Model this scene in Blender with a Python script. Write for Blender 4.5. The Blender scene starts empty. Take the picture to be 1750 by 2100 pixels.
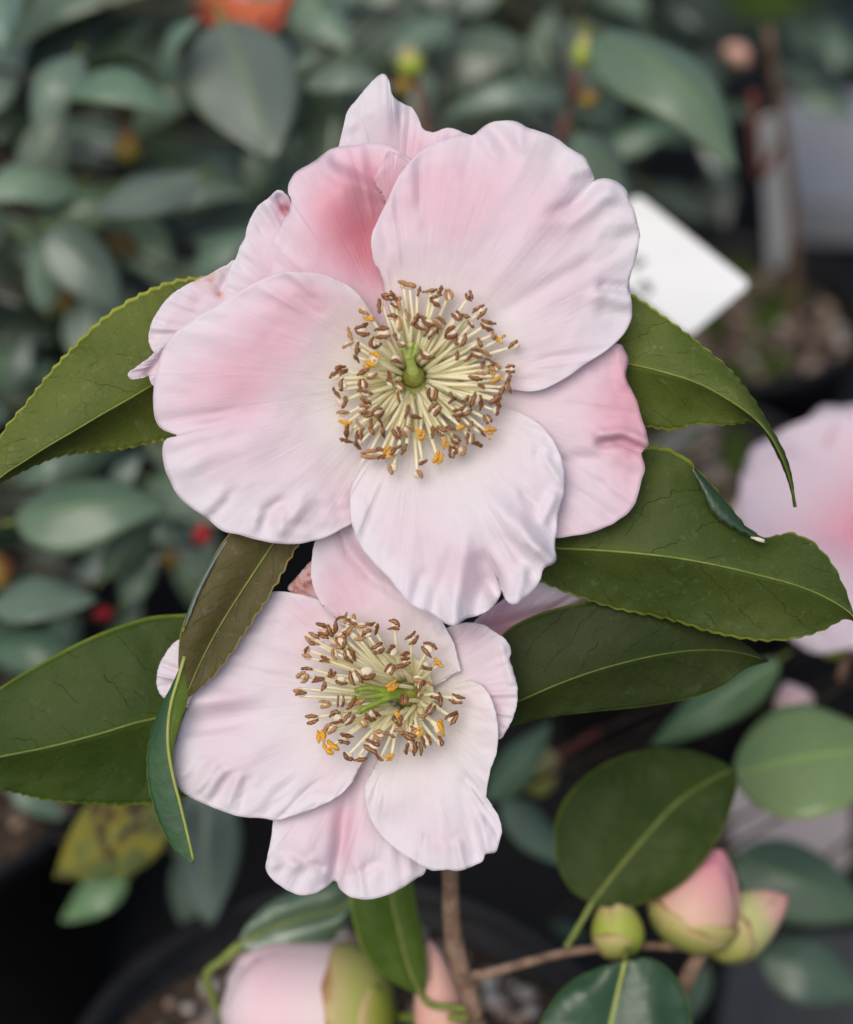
import bpy, math, random
import numpy as np
from mathutils import Vector, Matrix

# ------------------------------------------------------------------ camera, sky, sun, exposure
SC = bpy.context.scene
COL = SC.collection
TH = math.radians(40.0)          # camera looks down by 40 degrees
HC = 0.61                        # camera height above the ground cloth
F = 0.40                         # focus distance (the blooms)
K = 0.00025                      # tangent units per layout unit (1750 x 2100 frame)
RIGHT = np.array([1.0, 0, 0])
FWD = np.array([0, math.cos(TH), -math.sin(TH)])
UP = np.array([0, math.sin(TH), math.cos(TH)])
CAMP = np.array([0, 0, HC])

cam = bpy.data.cameras.new('camera')
camo = bpy.data.objects.new('camera', cam)
COL.objects.link(camo)
camo.location = CAMP
camo.rotation_euler = (math.pi / 2 - TH, 0, 0)
cam.sensor_fit = 'VERTICAL'
cam.sensor_height = 24
cam.lens = 12.0 / (1050 * K)
cam.clip_start = 0.01
cam.clip_end = 200
cam.dof.use_dof = True
cam.dof.focus_distance = F + 0.002
cam.dof.aperture_fstop = cam.lens / 10.5
SC.camera = camo

SUN_EL, SUN_AZ = 54.0, 205.0     # azimuth: clockwise from +Y (the way the camera looks)
w = bpy.data.worlds.new('World'); SC.world = w; w.use_nodes = True
nt = w.node_tree
sky = nt.nodes.new('ShaderNodeTexSky'); sky.sky_type = 'NISHITA'; sky.sun_disc = False
sky.sun_elevation = math.radians(SUN_EL); sky.sun_rotation = math.radians(SUN_AZ)
sky.air_density = 1.0; sky.dust_density = 4.0; sky.ozone_density = 0.6
nt.links.new(sky.outputs[0], nt.nodes['Background'].inputs[0])
nt.nodes['Background'].inputs[1].default_value = 0.10
sl = bpy.data.lights.new('sun', 'SUN'); sl.energy = 1.5; sl.angle = math.radians(45); sl.color = (1, .96, .9)
so = bpy.data.objects.new('sun', sl); COL.objects.link(so)
az, el = math.radians(SUN_AZ), math.radians(SUN_EL)
sd = Vector((math.sin(az) * math.cos(el), math.cos(az) * math.cos(el), math.sin(el)))
so.rotation_euler = sd.to_track_quat('Z', 'Y').to_euler()
so.location = (0, 0, 3)
SC.view_settings.view_transform = 'Standard'; SC.view_settings.look = 'None'
SC.view_settings.gamma = 1; SC.view_settings.use_curve_mapping = False
SC.view_settings.exposure = 0.15
SC.cycles.use_denoising = True
SC.cycles.max_bounces = 10
SC.cycles.diffuse_bounces = 8
SC.cycles.transmission_bounces = 8
SC.cycles.caustics_reflective = False; SC.cycles.caustics_refractive = False

# ------------------------------------------------------------------ helpers
RNG = np.random.default_rng(7)
random.seed(11)

def P(u, v, h):
    """layout point (u,v) standing h tenths of a millimetre in front of the focus plane -> world"""
    u = np.asarray(u, float); v = np.asarray(v, float)
    d = F - np.asarray(h, float) * 1e-4
    u, v, d = np.broadcast_arrays(u, v, d)
    x = (u - 875) * K; y = (1050 - v) * K
    return CAMP + d[..., None] * (FWD + x[..., None] * RIGHT + y[..., None] * UP)

def PD(u, v, d):
    return P(u, v, (F - d) * 1e4)

def PZ(u, v, z):
    yv = (1050 - v) * K
    return PD(u, v, (HC - z) / (math.sin(TH) - yv * math.cos(TH)))

def proj(p):
    q = np.asarray(p) - CAMP
    d = q @ FWD
    return 875 + (q @ RIGHT) / d / K, 1050 - (q @ UP) / d / K, d

def catmull(pts, n):
    p = np.asarray(pts, float)
    if len(p) == 2:
        t = np.linspace(0, 1, n)[:, None]
        return p[0] * (1 - t) + p[1] * t
    q = np.vstack([2 * p[0] - p[1], p, 2 * p[-1] - p[-2]])
    out = []
    for i in range(len(p) - 1):
        a, b, c, d = q[i:i + 4]
        for t in np.linspace(0, 1, 24, endpoint=False):
            out.append(.5 * (2 * b + (c - a) * t + (2 * a - 5 * b + 4 * c - d) * t * t + (3 * b - a - 3 * c + d) * t ** 3))
    out.append(p[-1]); out = np.array(out)
    L = np.concatenate([[0], np.cumsum(np.linalg.norm(np.diff(out[:, :2], axis=0), axis=1) + 1e-9)])
    s = np.linspace(0, L[-1], n)
    return np.stack([np.interp(s, L, out[:, k]) for k in range(out.shape[1])], 1)

def tps(hp):
    p = np.asarray(hp, float)
    xy = p[:, :2] / 100; n = len(p)
    def U(r2): return np.where(r2 > 1e-12, r2 * np.log(r2 + 1e-12), 0)
    A = np.zeros((n + 3, n + 3))
    A[:n, :n] = U(((xy[:, None] - xy[None]) ** 2).sum(-1)) + np.eye(n) * .02
    A[:n, n] = 1; A[:n, n + 1:] = xy; A[n, :n] = 1; A[n + 1:, :n] = xy.T
    w = np.linalg.solve(A, np.concatenate([p[:, 2], [0, 0, 0]]))
    def f(u, v):
        q = np.stack([np.asarray(u), np.asarray(v)], -1) / 100
        r2 = ((q[..., None, :] - xy) ** 2).sum(-1)
        return (U(r2) * w[:n]).sum(-1) + w[n] + q @ w[n + 1:]
    return f

def sm(a, b, x):
    t = np.clip((x - a) / (b - a), 0, 1)
    return t * t * (3 - 2 * t)

def noise1(seed, freqs, x):
    r = np.random.default_rng(seed)
    y = 0
    for f in freqs:
        y = y + np.sin(x * f * 2 * math.pi * r.uniform(.8, 1.2) + r.uniform(0, 6.3)) * r.uniform(.6, 1.)
    return y / len(freqs)

def noise2(seed, scale, u, v, n=10):
    r = np.random.default_rng(seed)
    y = 0
    for _ in range(n):
        a = r.uniform(0, 6.3); k = r.uniform(.5, 1.5) * 2 * math.pi / scale
        y = y + np.sin(u * k * math.cos(a) + v * k * math.sin(a) + r.uniform(0, 6.3))
    return y / math.sqrt(n)

def segdist(u, v, pts):
    """distance to a polyline and signed side"""
    best = np.full(np.shape(u), 1e9); side = np.zeros(np.shape(u)); par = np.zeros(np.shape(u))
    n = len(pts) - 1
    for i in range(n):
        a = np.array(pts[i], float); b = np.array(pts[i + 1], float); d = b - a
        t = np.clip(((u - a[0]) * d[0] + (v - a[1]) * d[1]) / (d @ d), 0, 1)
        du = u - a[0] - t * d[0]; dv = v - a[1] - t * d[1]
        r = np.hypot(du, dv)
        m = r < best
        best = np.where(m, r, best)
        side = np.where(m, np.sign(d[0] * dv - d[1] * du), side)
        par = np.where(m, (i + t) / n, par)
    return best, side, par

class Mesh:
    def __init__(s):
        s.v = []; s.f = []; s.m = []; s.uv = []; s.pig = []; s.n = 0
    def add(s, verts, faces, mat=0, uv=None, pig=None):
        verts = np.asarray(verts, float).reshape(-1, 3)
        k = len(verts)
        s.v.append(verts)
        s.uv.append(np.zeros((k, 2)) if uv is None else np.asarray(uv, float).reshape(-1, 2))
        s.pig.append(np.zeros((k, 4)) if pig is None else np.asarray(pig, float).reshape(-1, 4))
        for f in faces:
            s.f.append(tuple(int(i) + s.n for i in f))
        s.m += [mat] * len(faces) if np.isscalar(mat) else list(mat)
        s.n += k
        return s
    def mesh(s, name, mats, origin=(0, 0, 0), flat=False):
        me = bpy.data.meshes.new(name)
        V = np.vstack(s.v) - np.asarray(origin)
        me.from_pydata(V.tolist(), [], s.f)
        for m in mats: me.materials.append(m)
        me.polygons.foreach_set('material_index', s.m)
        me.polygons.foreach_set('use_smooth', [not flat] * len(s.f))
        UV = np.vstack(s.uv); PG = np.vstack(s.pig)
        li = np.empty(len(me.loops), int); me.loops.foreach_get('vertex_index', li)
        ul = me.uv_layers.new(name='UVMap'); ul.data.foreach_set('uv', UV[li].ravel())
        if PG.any():
            at = me.color_attributes.new('pig', 'FLOAT_COLOR', 'POINT')
            at.data.foreach_set('color', PG.ravel())
        me.update()
        return me

def link(name, me, parent=None, origin=(0, 0, 0), color=None):
    o = bpy.data.objects.new(name, me); COL.objects.link(o)
    if parent is not None:
        o.parent = parent
        pw = np.array(parent['_o']) if '_o' in parent else np.zeros(3)
        o.location = np.asarray(origin) - pw
    else:
        o.location = origin
    o['_o'] = [float(x) for x in origin]
    if color: o.color = (*color, 1)
    return o

def empty(name, origin, parent=None):
    return link(name, None, parent, origin)

def tag(o, label, cat=None, group=None, kind=None):
    if label: o['label'] = label
    if cat: o['category'] = cat
    if group: o['group'] = group
    if kind: o['kind'] = kind
    return o

def grid_normals(W):
    du = np.gradient(W, axis=0); dv = np.gradient(W, axis=1)
    n = np.cross(du, dv)
    return n / (np.linalg.norm(n, axis=-1, keepdims=True) + 1e-12)

def sheet(M, W, thick, mats=(0, 0, 0), uv=None, pig=None):
    """a real two-sided sheet from a grid of points: front skin, back skin and the rim between them"""
    n0, n1 = W.shape[:2]
    N = grid_normals(W)
    c = W.reshape(-1, 3).mean(0)
    view = CAMP - c
    if (N * view).sum(-1).mean() < 0: N = -N
    flip = (np.cross(W[1, 0] - W[0, 0], W[0, 1] - W[0, 0]) @ N[0, 0]) < 0
    # robust orientation test in the middle of the sheet
    i, j = n0 // 2, n1 // 2
    flip = (np.cross(W[i + 1, j] - W[i, j], W[i, j + 1] - W[i, j]) @ N[i, j]) < 0
    I = np.arange(n0 * n1).reshape(n0, n1); k = n0 * n1
    a, b, c_, d = I[:-1, :-1].ravel(), I[1:, :-1].ravel(), I[1:, 1:].ravel(), I[:-1, 1:].ravel()
    q = np.stack([a, b, c_, d], 1)
    if flip: q = q[:, ::-1]
    front = q; back = q[:, ::-1] + k
    ring = np.concatenate([I[:, 0], I[-1, 1:], I[-2::-1, -1], I[0, -2:0:-1]])
    r2 = np.roll(ring, -1)
    rim = np.stack([ring, ring + k, r2 + k, r2], 1)
    if flip: rim = rim[:, ::-1]
    V = np.vstack([W.reshape(-1, 3), (W - N * thick).reshape(-1, 3)])
    UV = None if uv is None else np.vstack([uv.reshape(-1, 2)] * 2)
    PG = None if pig is None else np.vstack([pig.reshape(-1, 4)] * 2)
    M.add(V, np.vstack([front, back, rim]), [mats[0]] * len(front) + [mats[1]] * len(back) + [mats[2]] * len(rim), UV, PG)

def tube(M, pts, radii, sides=8, mat=0, cap=True):
    pts = np.asarray(pts, float); n = len(pts)
    radii = np.broadcast_to(np.asarray(radii, float), (n,))
    T = np.gradient(pts, axis=0); T /= np.linalg.norm(T, axis=1, keepdims=True) + 1e-12
    ref = np.array([.31, .5, .81]); V = []
    a0 = np.cross(T[0], ref); a0 /= np.linalg.norm(a0)
    for i in range(n):
        a0 = a0 - T[i] * (a0 @ T[i]); a0 /= np.linalg.norm(a0) + 1e-12
        b0 = np.cross(T[i], a0)
        for k in range(sides):
            t = 2 * math.pi * k / sides
            V.append(pts[i] + radii[i] * (math.cos(t) * a0 + math.sin(t) * b0))
    fs = []
    for i in range(n - 1):
        for k in range(sides):
            k2 = (k + 1) % sides
            fs.append((i * sides + k, i * sides + k2, (i + 1) * sides + k2, (i + 1) * sides + k))
    if cap:
        fs.append(tuple(range(sides - 1, -1, -1))); fs.append(tuple((n - 1) * sides + k for k in range(sides)))
    uv = np.array([[k / sides, i / (n - 1)] for i in range(n) for k in range(sides)])
    M.add(V, fs, mat, uv)

def blob(M, c, ax, rad, mat=0, nu=8, nv=6, taper=0.0):
    """ellipsoid with axes ax (3x3 rows) and radii"""
    c = np.asarray(c); V = []; fs = []
    for i in range(nv + 1):
        ph = math.pi * i / nv
        for k in range(nu):
            t = 2 * math.pi * k / nu
            z = math.cos(ph); rr = math.sin(ph) * (1 + taper * z)
            V.append(c + rad[0] * z * ax[0] + rad[1] * rr * math.cos(t) * ax[1] + rad[2] * rr * math.sin(t) * ax[2])
    for i in range(nv):
        for k in range(nu):
            k2 = (k + 1) % nu
            fs.append((i * nu + k, (i + 1) * nu + k, (i + 1) * nu + k2, i * nu + k2))
    M.add(V, fs, mat)

# ------------------------------------------------------------------ materials
class NT:
    def __init__(s, name):
        s.m = bpy.data.materials.new(name); s.m.use_nodes = True
        s.t = s.m.node_tree; s.t.nodes.clear()
        s.out = s.n('ShaderNodeOutputMaterial')
    def n(s, kind, **kw):
        x = s.t.nodes.new(kind)
        for k, v in kw.items(): setattr(x, k, v)
        return x
    def put(s, sock, val):
        if hasattr(val, 'outputs'): val = val.outputs[0]
        if isinstance(val, bpy.types.NodeSocket): s.t.links.new(val, sock)
        elif val is not None:
            if isinstance(val, tuple) and len(val) == 3 and sock.type == 'RGBA': val = (*val, 1)
            sock.default_value = val
    def math(s, op, a, b=0.0, c=None, clamp=False):
        x = s.n('ShaderNodeMath', operation=op, use_clamp=clamp)
        s.put(x.inputs[0], a); s.put(x.inputs[1], b)
        if c is not None: s.put(x.inputs[2], c)
        return x.outputs[0]
    def mix(s, fac, a, b, mode='MIX'):
        x = s.n('ShaderNodeMix', data_type='RGBA', blend_type=mode)
        s.put(x.inputs[0], fac); s.put(x.inputs[6], a); s.put(x.inputs[7], b)
        return x.outputs[2]
    def ramp(s, val, a, b, lo=0.0, hi=1.0):
        x = s.n('ShaderNodeMapRange', interpolation_type='SMOOTHSTEP')
        s.put(x.inputs[0], val); s.put(x.inputs[1], a); s.put(x.inputs[2], b); s.put(x.inputs[3], lo); s.put(x.inputs[4], hi)
        return x.outputs[0]
    def noise(s, scale, detail=3, rough=.55, vec=None, dist=0.0):
        x = s.n('ShaderNodeTexNoise'); x.inputs['Scale'].default_value = scale
        x.inputs['Detail'].default_value = detail; x.inputs['Roughness'].default_value = rough
        x.inputs['Distortion'].default_value = dist
        s.put(x.inputs['Vector'], s.obj if vec is None else vec)
        return x.outputs[0]
    @property
    def obj(s):
        if not hasattr(s, '_g'): s._g = s.n('ShaderNodeTexCoord')
        return s._g.outputs['Object']
    @property
    def uv(s):
        s.obj
        return s._g.outputs['UV']
    def scaled(s, vec, sc):
        x = s.n('ShaderNodeMapping'); s.put(x.inputs[0], vec); x.inputs['Scale'].default_value = sc
        return x.outputs[0]
    def bump(s, h, dist, strength=1.0):
        x = s.n('ShaderNodeBump'); x.inputs['Strength'].default_value = strength
        x.inputs['Distance'].default_value = dist; s.put(x.inputs['Height'], h)
        return x.outputs[0]
    def surf(s, color, rough=.5, spec=.5, normal=None, trans=0.0, tcol=None, sub=0.0, subr=.001, coat=0.0, sheen=0.0):
        p = s.n('ShaderNodeBsdfPrincipled')
        s.put(p.inputs['Base Color'], color); s.put(p.inputs['Roughness'], rough)
        s.put(p.inputs['Specular IOR Level'], spec)
        if coat: p.inputs['Coat Weight'].default_value = coat; p.inputs['Coat Roughness'].default_value = .25
        if sheen: p.inputs['Sheen Weight'].default_value = sheen
        if normal is not None: s.put(p.inputs['Normal'], normal)
        if sub:
            p.inputs['Subsurface Weight'].default_value = sub; p.inputs['Subsurface Radius'].default_value = (1, .6, .5)
            p.inputs['Subsurface Scale'].default_value = subr
        sh = p.outputs[0]
        if trans:
            t = s.n('ShaderNodeBsdfTranslucent'); s.put(t.inputs[0], tcol if tcol is not None else color)
            if normal is not None: s.put(t.inputs['Normal'], normal)
            mx = s.n('ShaderNodeMixShader'); s.put(mx.inputs[0], trans)
            s.t.links.new(sh, mx.inputs[1]); s.t.links.new(t.outputs[0], mx.inputs[2]); sh = mx.outputs[0]
        s.t.links.new(sh, s.out.inputs[0])
        return s.m

def make_petal():
    k = NT('petal_skin')
    at = k.n('ShaderNodeAttribute', attribute_name='pig')
    sp = k.n('ShaderNodeSeparateColor'); k.put(sp.inputs[0], at.outputs['Color'])
    pink, yel, brn = sp.outputs[0], sp.outputs[1], sp.outputs[2]
    cloud = k.noise(70, 4, .6)
    vein_v = k.scaled(k.uv, (60, 2.2, 1))
    vein = k.noise(1.0, 3, .6, vein_v, .6)
    fine = k.noise(2600, 2, .6)
    pk = k.math('MULTIPLY_ADD', k.math('SUBTRACT', cloud, .5), .22, pink)
    pk = k.math('MULTIPLY_ADD', k.math('SUBTRACT', vein, .5), .10, pk, True)
    ramp = k.n('ShaderNodeValToRGB'); k.put(ramp.inputs[0], pk)
    e = ramp.color_ramp.elements
    e[0].position = 0; e[0].color = (.85, .80, .855, 1)
    e[1].position = 1; e[1].color = (.82, .25, .31, 1)
    x = e.new(.3); x.color = (.85, .69, .775, 1)
    x = e.new(.6); x.color = (.85, .50, .60, 1)
    c = k.mix(yel, ramp.outputs[0], (.88, .84, .62))
    c = k.mix(k.ramp(vein, .56, .74, 0, .10), c, (.74, .55, .66))
    blot = k.ramp(k.noise(420, 4, .65), .40, .62)
    c = k.mix(k.math('MULTIPLY', brn, k.math('MULTIPLY_ADD', blot, .7, .3), None, True), c, (.62, .24, .13))
    h = k.math('ADD', k.math('MULTIPLY', vein, 1.0), k.math('MULTIPLY', fine, .22))
    h = k.math('ADD', h, k.math('MULTIPLY', k.noise(260, 3, .55), .9))
    b = k.bump(h, .00022, .8)
    return k.surf(c, .52, .32, b, .30, c, 0, 0, 0, .05)
PETAL = make_petal()

def make_under(name, c1, c2, vein_dark=.34, edge=(.38, .42, .07)):
    k = NT(name)
    sx = k.n('ShaderNodeSeparateXYZ'); k.put(sx.inputs[0], k.uv)
    x = sx.outputs[0]
    y = k.math('ABSOLUTE', k.math('MULTIPLY_ADD', sx.outputs[1], 2.0, -1.0))
    nz = k.noise(90, 3, .6)
    big = k.noise(45, 3, .55)
    oi = k.n('ShaderNodeObjectInfo')
    c = k.mix(k.ramp(big, .32, .68), c1, c2)
    # side veins
    ph = k.math('MULTIPLY_ADD', x, 7.0, k.math('MULTIPLY', y, -1.7))
    ph = k.math('ADD', ph, k.math('MULTIPLY', k.math('SUBTRACT', nz, .5), 1.2))
    fr = k.math('ABSOLUTE', k.math('SUBTRACT', k.math('FRACT', ph), .5))
    line = k.ramp(fr, 0.0, .014, 1, 0)
    line = k.math('MULTIPLY', line, k.ramp(k.noise(160, 2, .5), .42, .55))
    vo = k.n('ShaderNodeTexVoronoi', feature='DISTANCE_TO_EDGE'); vo.inputs['Scale'].default_value = 210
    wob = k.n('ShaderNodeMixRGB') if False else None
    k.put(vo.inputs['Vector'], k.obj)
    net = k.math('MULTIPLY', k.ramp(vo.outputs[0], .0, .035, 1, 0), k.ramp(k.noise(140, 2, .5), .52, .62))
    speck = k.ramp(k.noise(1900, 2, .7), .60, .72)
    speck2 = k.ramp(k.noise(1300, 2, .7), .64, .74)
    c = k.mix(k.math('MULTIPLY', k.math('MAXIMUM', line, net), vein_dark, None, True), c, (.018, .026, .010))
    c = k.mix(k.math('MULTIPLY', speck, .50), c, (.02, .028, .012))
    c = k.mix(k.math('MULTIPLY', speck2, .22), c, (.30, .33, .16))
    # pale scurf towards the tip
    c = k.mix(k.math('MULTIPLY', k.ramp(k.noise(480, 4, .7), .56, .70), .20), c, (.30, .33, .22))
    c = k.mix(k.ramp(y, .0, .10, .40, 0), c, (.16, .24, .03))
    c = k.mix(k.ramp(y, .955, .985), c, edge)
    c = k.mix(1.0, c, oi.outputs['Color'], 'MULTIPLY')
    h = k.math('ADD', k.math('MULTIPLY', k.noise(1500, 3, .6), .5), k.math('MULTIPLY', k.noise(200, 3, .5), 1.0))
    h = k.math('ADD', h, k.math('MULTIPLY', line, -.6))
    return k.surf(c, .58, .22, k.bump(h, .00028, .8), .18, k.mix(.5, c, (.16, .26, .02)))
UNDER = make_under('leaf_underside', (.078, .112, .020), (.115, .148, .032))

def make_top(name, c1, c2, rough=.33, spec=.5, mott=None, coat=0.0):
    k = NT(name)
    sx = k.n('ShaderNodeSeparateXYZ'); k.put(sx.inputs[0], k.uv)
    y = k.math('ABSOLUTE', k.math('MULTIPLY_ADD', sx.outputs[1], 2.0, -1.0))
    oi = k.n('ShaderNodeObjectInfo')
    c = k.mix(k.ramp(k.noise(60, 3, .6), .3, .7), c1, c2)
    if mott:
        c = k.mix(k.ramp(k.noise(3.5, 4, .6), .40, .56), c, mott[0])
        c = k.mix(k.ramp(k.noise(6, 4, .6), .52, .62), c, mott[1])
    ph = k.math('MULTIPLY_ADD', sx.outputs[0], 8.0, k.math('MULTIPLY', y, -1.5))
    fr = k.math('ABSOLUTE', k.math('SUBTRACT', k.math('FRACT', ph), .5))
    line = k.ramp(fr, 0, .06, 1, 0)
    c = k.mix(k.math('MULTIPLY', line, .10), c, (.10, .17, .07))
    c = k.mix(k.ramp(y, .02, .075, .55, 0), c, (.16, .23, .08))
    c = k.mix(k.ramp(y, .955, .985, 0, .6), c, (.16, .2, .06))
    c = k.mix(1.0, c, oi.outputs['Color'], 'MULTIPLY')
    h = k.math('ADD', k.math('MULTIPLY', k.noise(350, 3, .6), 1.0), k.math('MULTIPLY', line, -.12))
    return k.surf(c, rough, spec, k.bump(h, .0003, .7), .10, k.mix(.5, c, (.14, .25, .02)), 0, 0, coat)
TOP = make_top('leaf_upper_side', (.022, .052, .026), (.034, .072, .034), .36, .55)
TOPB = make_top('leaf_upper_side_dust_sheen', (.078, .112, .086), (.112, .146, .118), .46, .7, None, .8)  # dust and sky sheen both mixed into the raised grey base colour
MOTT = make_top('leaf_mottled', (.10, .13, .03), (.07, .11, .03), .45, .4, ((.22, .20, .02), (.055, .03, .012)))

def simple(name, c1, c2, scale, rough=.6, spec=.4, bumpd=.0003, bscale=None, trans=0.0, uvs=None):
    k = NT(name)
    vec = k.scaled(k.uv, uvs) if uvs else None
    n = k.noise(scale, 4, .6, vec)
    c = k.mix(k.ramp(n, .3, .7), c1, c2)
    b = k.bump(k.noise(bscale or scale * 2, 3, .6), bumpd, .8)
    return k.surf(c, rough, spec, b, trans)
MIDRIB = simple('leaf_midrib', (.15, .19, .035), (.21, .25, .06), 300, .5, .4, .0001, None, .1)
MIDRIB_D = simple('leaf_midrib_painted_shade', (.10, .14, .03), (.15, .18, .04), 300, .5, .4, .0001, None, .1)  # darker midrib copy with shade put into its colour
EDGE = simple('leaf_rim', (.30, .36, .07), (.40, .44, .12), 200, .5, .4, .0001, None, .1)
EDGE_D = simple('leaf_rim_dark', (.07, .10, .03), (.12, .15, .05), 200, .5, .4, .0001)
FIL = simple('filament', (.95, .90, .62), (.96, .93, .74), 500, .5, .3, .0001, None, .3)
TUBE = simple('stamen_tube', (.95, .90, .60), (.96, .93, .72), 300, .5, .3, .0001, None, .3)
CREAM = simple('anther_cream', (.78, .66, .46), (.86, .77, .62), 1500, .55, .4, .0001, None, .15)
SAC = simple('anther_sac', (.13, .045, .014), (.30, .115, .035), 1400, .5, .5, .0001)
SAC2 = simple('anther_sac_dry', (.34, .17, .07), (.50, .27, .12), 1400, .55, .4, .0001)
POLLEN = simple('pollen', (.70, .30, .02), (.85, .48, .05), 2500, .7, .3, .0003)
OVARY = simple('ovary', (.17, .20, .03), (.30, .31, .06), 900, .6, .4, .0001, None, .1)
STYLE = simple('style', (.46, .60, .12), (.62, .72, .26), 600, .45, .4, .0001, None, .25)
STYLE_D = simple('style_olive', (.22, .35, .04), (.33, .45, .07), 600, .45, .4, .0001, None, .2)
STEM = simple('bark', (.16, .095, .06), (.30, .20, .14), 240, .75, .3, .0006, 500)
STEM_R = simple('bark_reddish', (.10, .03, .02), (.19, .06, .04), 240, .65, .3, .0005, 500)
TWIG = simple('twig_bark', (.030, .022, .014), (.07, .045, .03), 240, .7, .3, .0005, 500)
GREENSTEM = simple('petiole', (.16, .22, .04), (.26, .31, .07), 260, .5, .4, .0002, None, .1)
BLACKPOT = simple('black_plastic', (.008, .0085, .010), (.014, .0145, .017), 120, .5, .3, .0004)
GROUND = simple('weed_cloth', (.010, .0105, .012), (.022, .0225, .025), 900, .9, .15, .0006, 1800)
SOIL = simple('potting_soil', (.025, .017, .012), (.075, .055, .04), 220, .95, .2, .004, 180)
STONE = simple('grit', (.30, .27, .24), (.50, .48, .45), 160, .85, .3, .0008, 600)
STONE_D = simple('grit_dark', (.10, .08, .065), (.24, .19, .16), 160, .85, .3, .0008, 600)
BARKCHIP = simple('bark_chip', (.20, .13, .10), (.36, .27, .22), 160, .85, .3, .0008, 400)
PINKC = simple('pink_heart', (.70, .26, .36), (.80, .42, .50), 120, .6, .3, .0003)
MOSS = simple('moss', (.035, .06, .010), (.07, .11, .02), 300, .9, .2, .002, 700)
SLAB = simple('concrete', (.34, .35, .37), (.42, .43, .45), 40, .85, .3, .0006, 600)
SLABD = simple('added_ground_grey', (.060, .063, .070), (.085, .088, .096), 40, .85, .3, .0006, 600)
SLABP = simple('concrete_pale', (.52, .46, .46), (.60, .54, .54), 40, .85, .3, .0006, 600)
WHITE = simple('white_plastic', (.80, .82, .82), (.84, .85, .85), 60, .45, .4, .0001)
INK = simple('green_ink', (.03, .05, .045), (.07, .10, .09), 400, .7, .3, .0001)

def make_bud(name, stops):
    k = NT(name)
    sx = k.n('ShaderNodeSeparateXYZ'); k.put(sx.inputs[0], k.uv)
    n = k.noise(120, 4, .6)
    t = k.math('MULTIPLY_ADD', k.math('SUBTRACT', n, .5), .35, sx.outputs[1], True)
    r = k.n('ShaderNodeValToRGB'); k.put(r.inputs[0], t)
    e = r.color_ramp.elements
    e[0].position, e[0].color = stops[0][0], (*stops[0][1], 1)
    e[1].position, e[1].color = stops[-1][0], (*stops[-1][1], 1)
    for p_, c_ in stops[1:-1]:
        x = e.new(p_); x.color = (*c_, 1)
    return k.surf(r.outputs[0], .5, .35, k.bump(k.noise(700, 3, .6), .0002, .8), .15)
BUDG = make_bud('bud_scale_green', [(0, (.36, .40, .10)), (.55, (.44, .45, .13)), (.85, (.55, .45, .20)), (1, (.35, .16, .06))])
BUDP = make_bud('bud_petal_pink', [(0, (.62, .50, .30)), (.35, (.74, .48, .36)), (.7, (.76, .40, .38)), (1, (.80, .30, .38))])
BUDGP = make_bud('bud_scale_blushed', [(0, (.42, .46, .14)), (.6, (.55, .55, .24)), (.8, (.72, .48, .36)), (1, (.76, .34, .32))])
BUDS = make_bud('bud_scale_split', [(0, (.30, .40, .05)), (.6, (.42, .48, .08)), (.9, (.60, .42, .24)), (1, (.45, .25, .10))])
BUDPALE = make_bud('bud_petal_pale', [(0, (.80, .70, .60)), (.4, (.82, .66, .68)), (.75, (.82, .58, .64)), (1, (.84, .72, .76))])
BUDPEACH = make_bud('bud_petal_peach', [(0, (.70, .48, .34)), (.5, (.74, .42, .34)), (1, (.74, .46, .40))])
SMALLBUD = make_bud('small_bud', [(0, (.24, .20, .03)), (.6, (.34, .22, .05)), (1, (.34, .10, .05))])
REDP = make_bud('red_petal', [(0, (.60, .22, .08)), (.5, (.68, .16, .07)), (1, (.62, .08, .04))])
REDBUD = make_bud('red_bud', [(0, (.45, .02, .03)), (1, (.60, .03, .05))])

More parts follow.
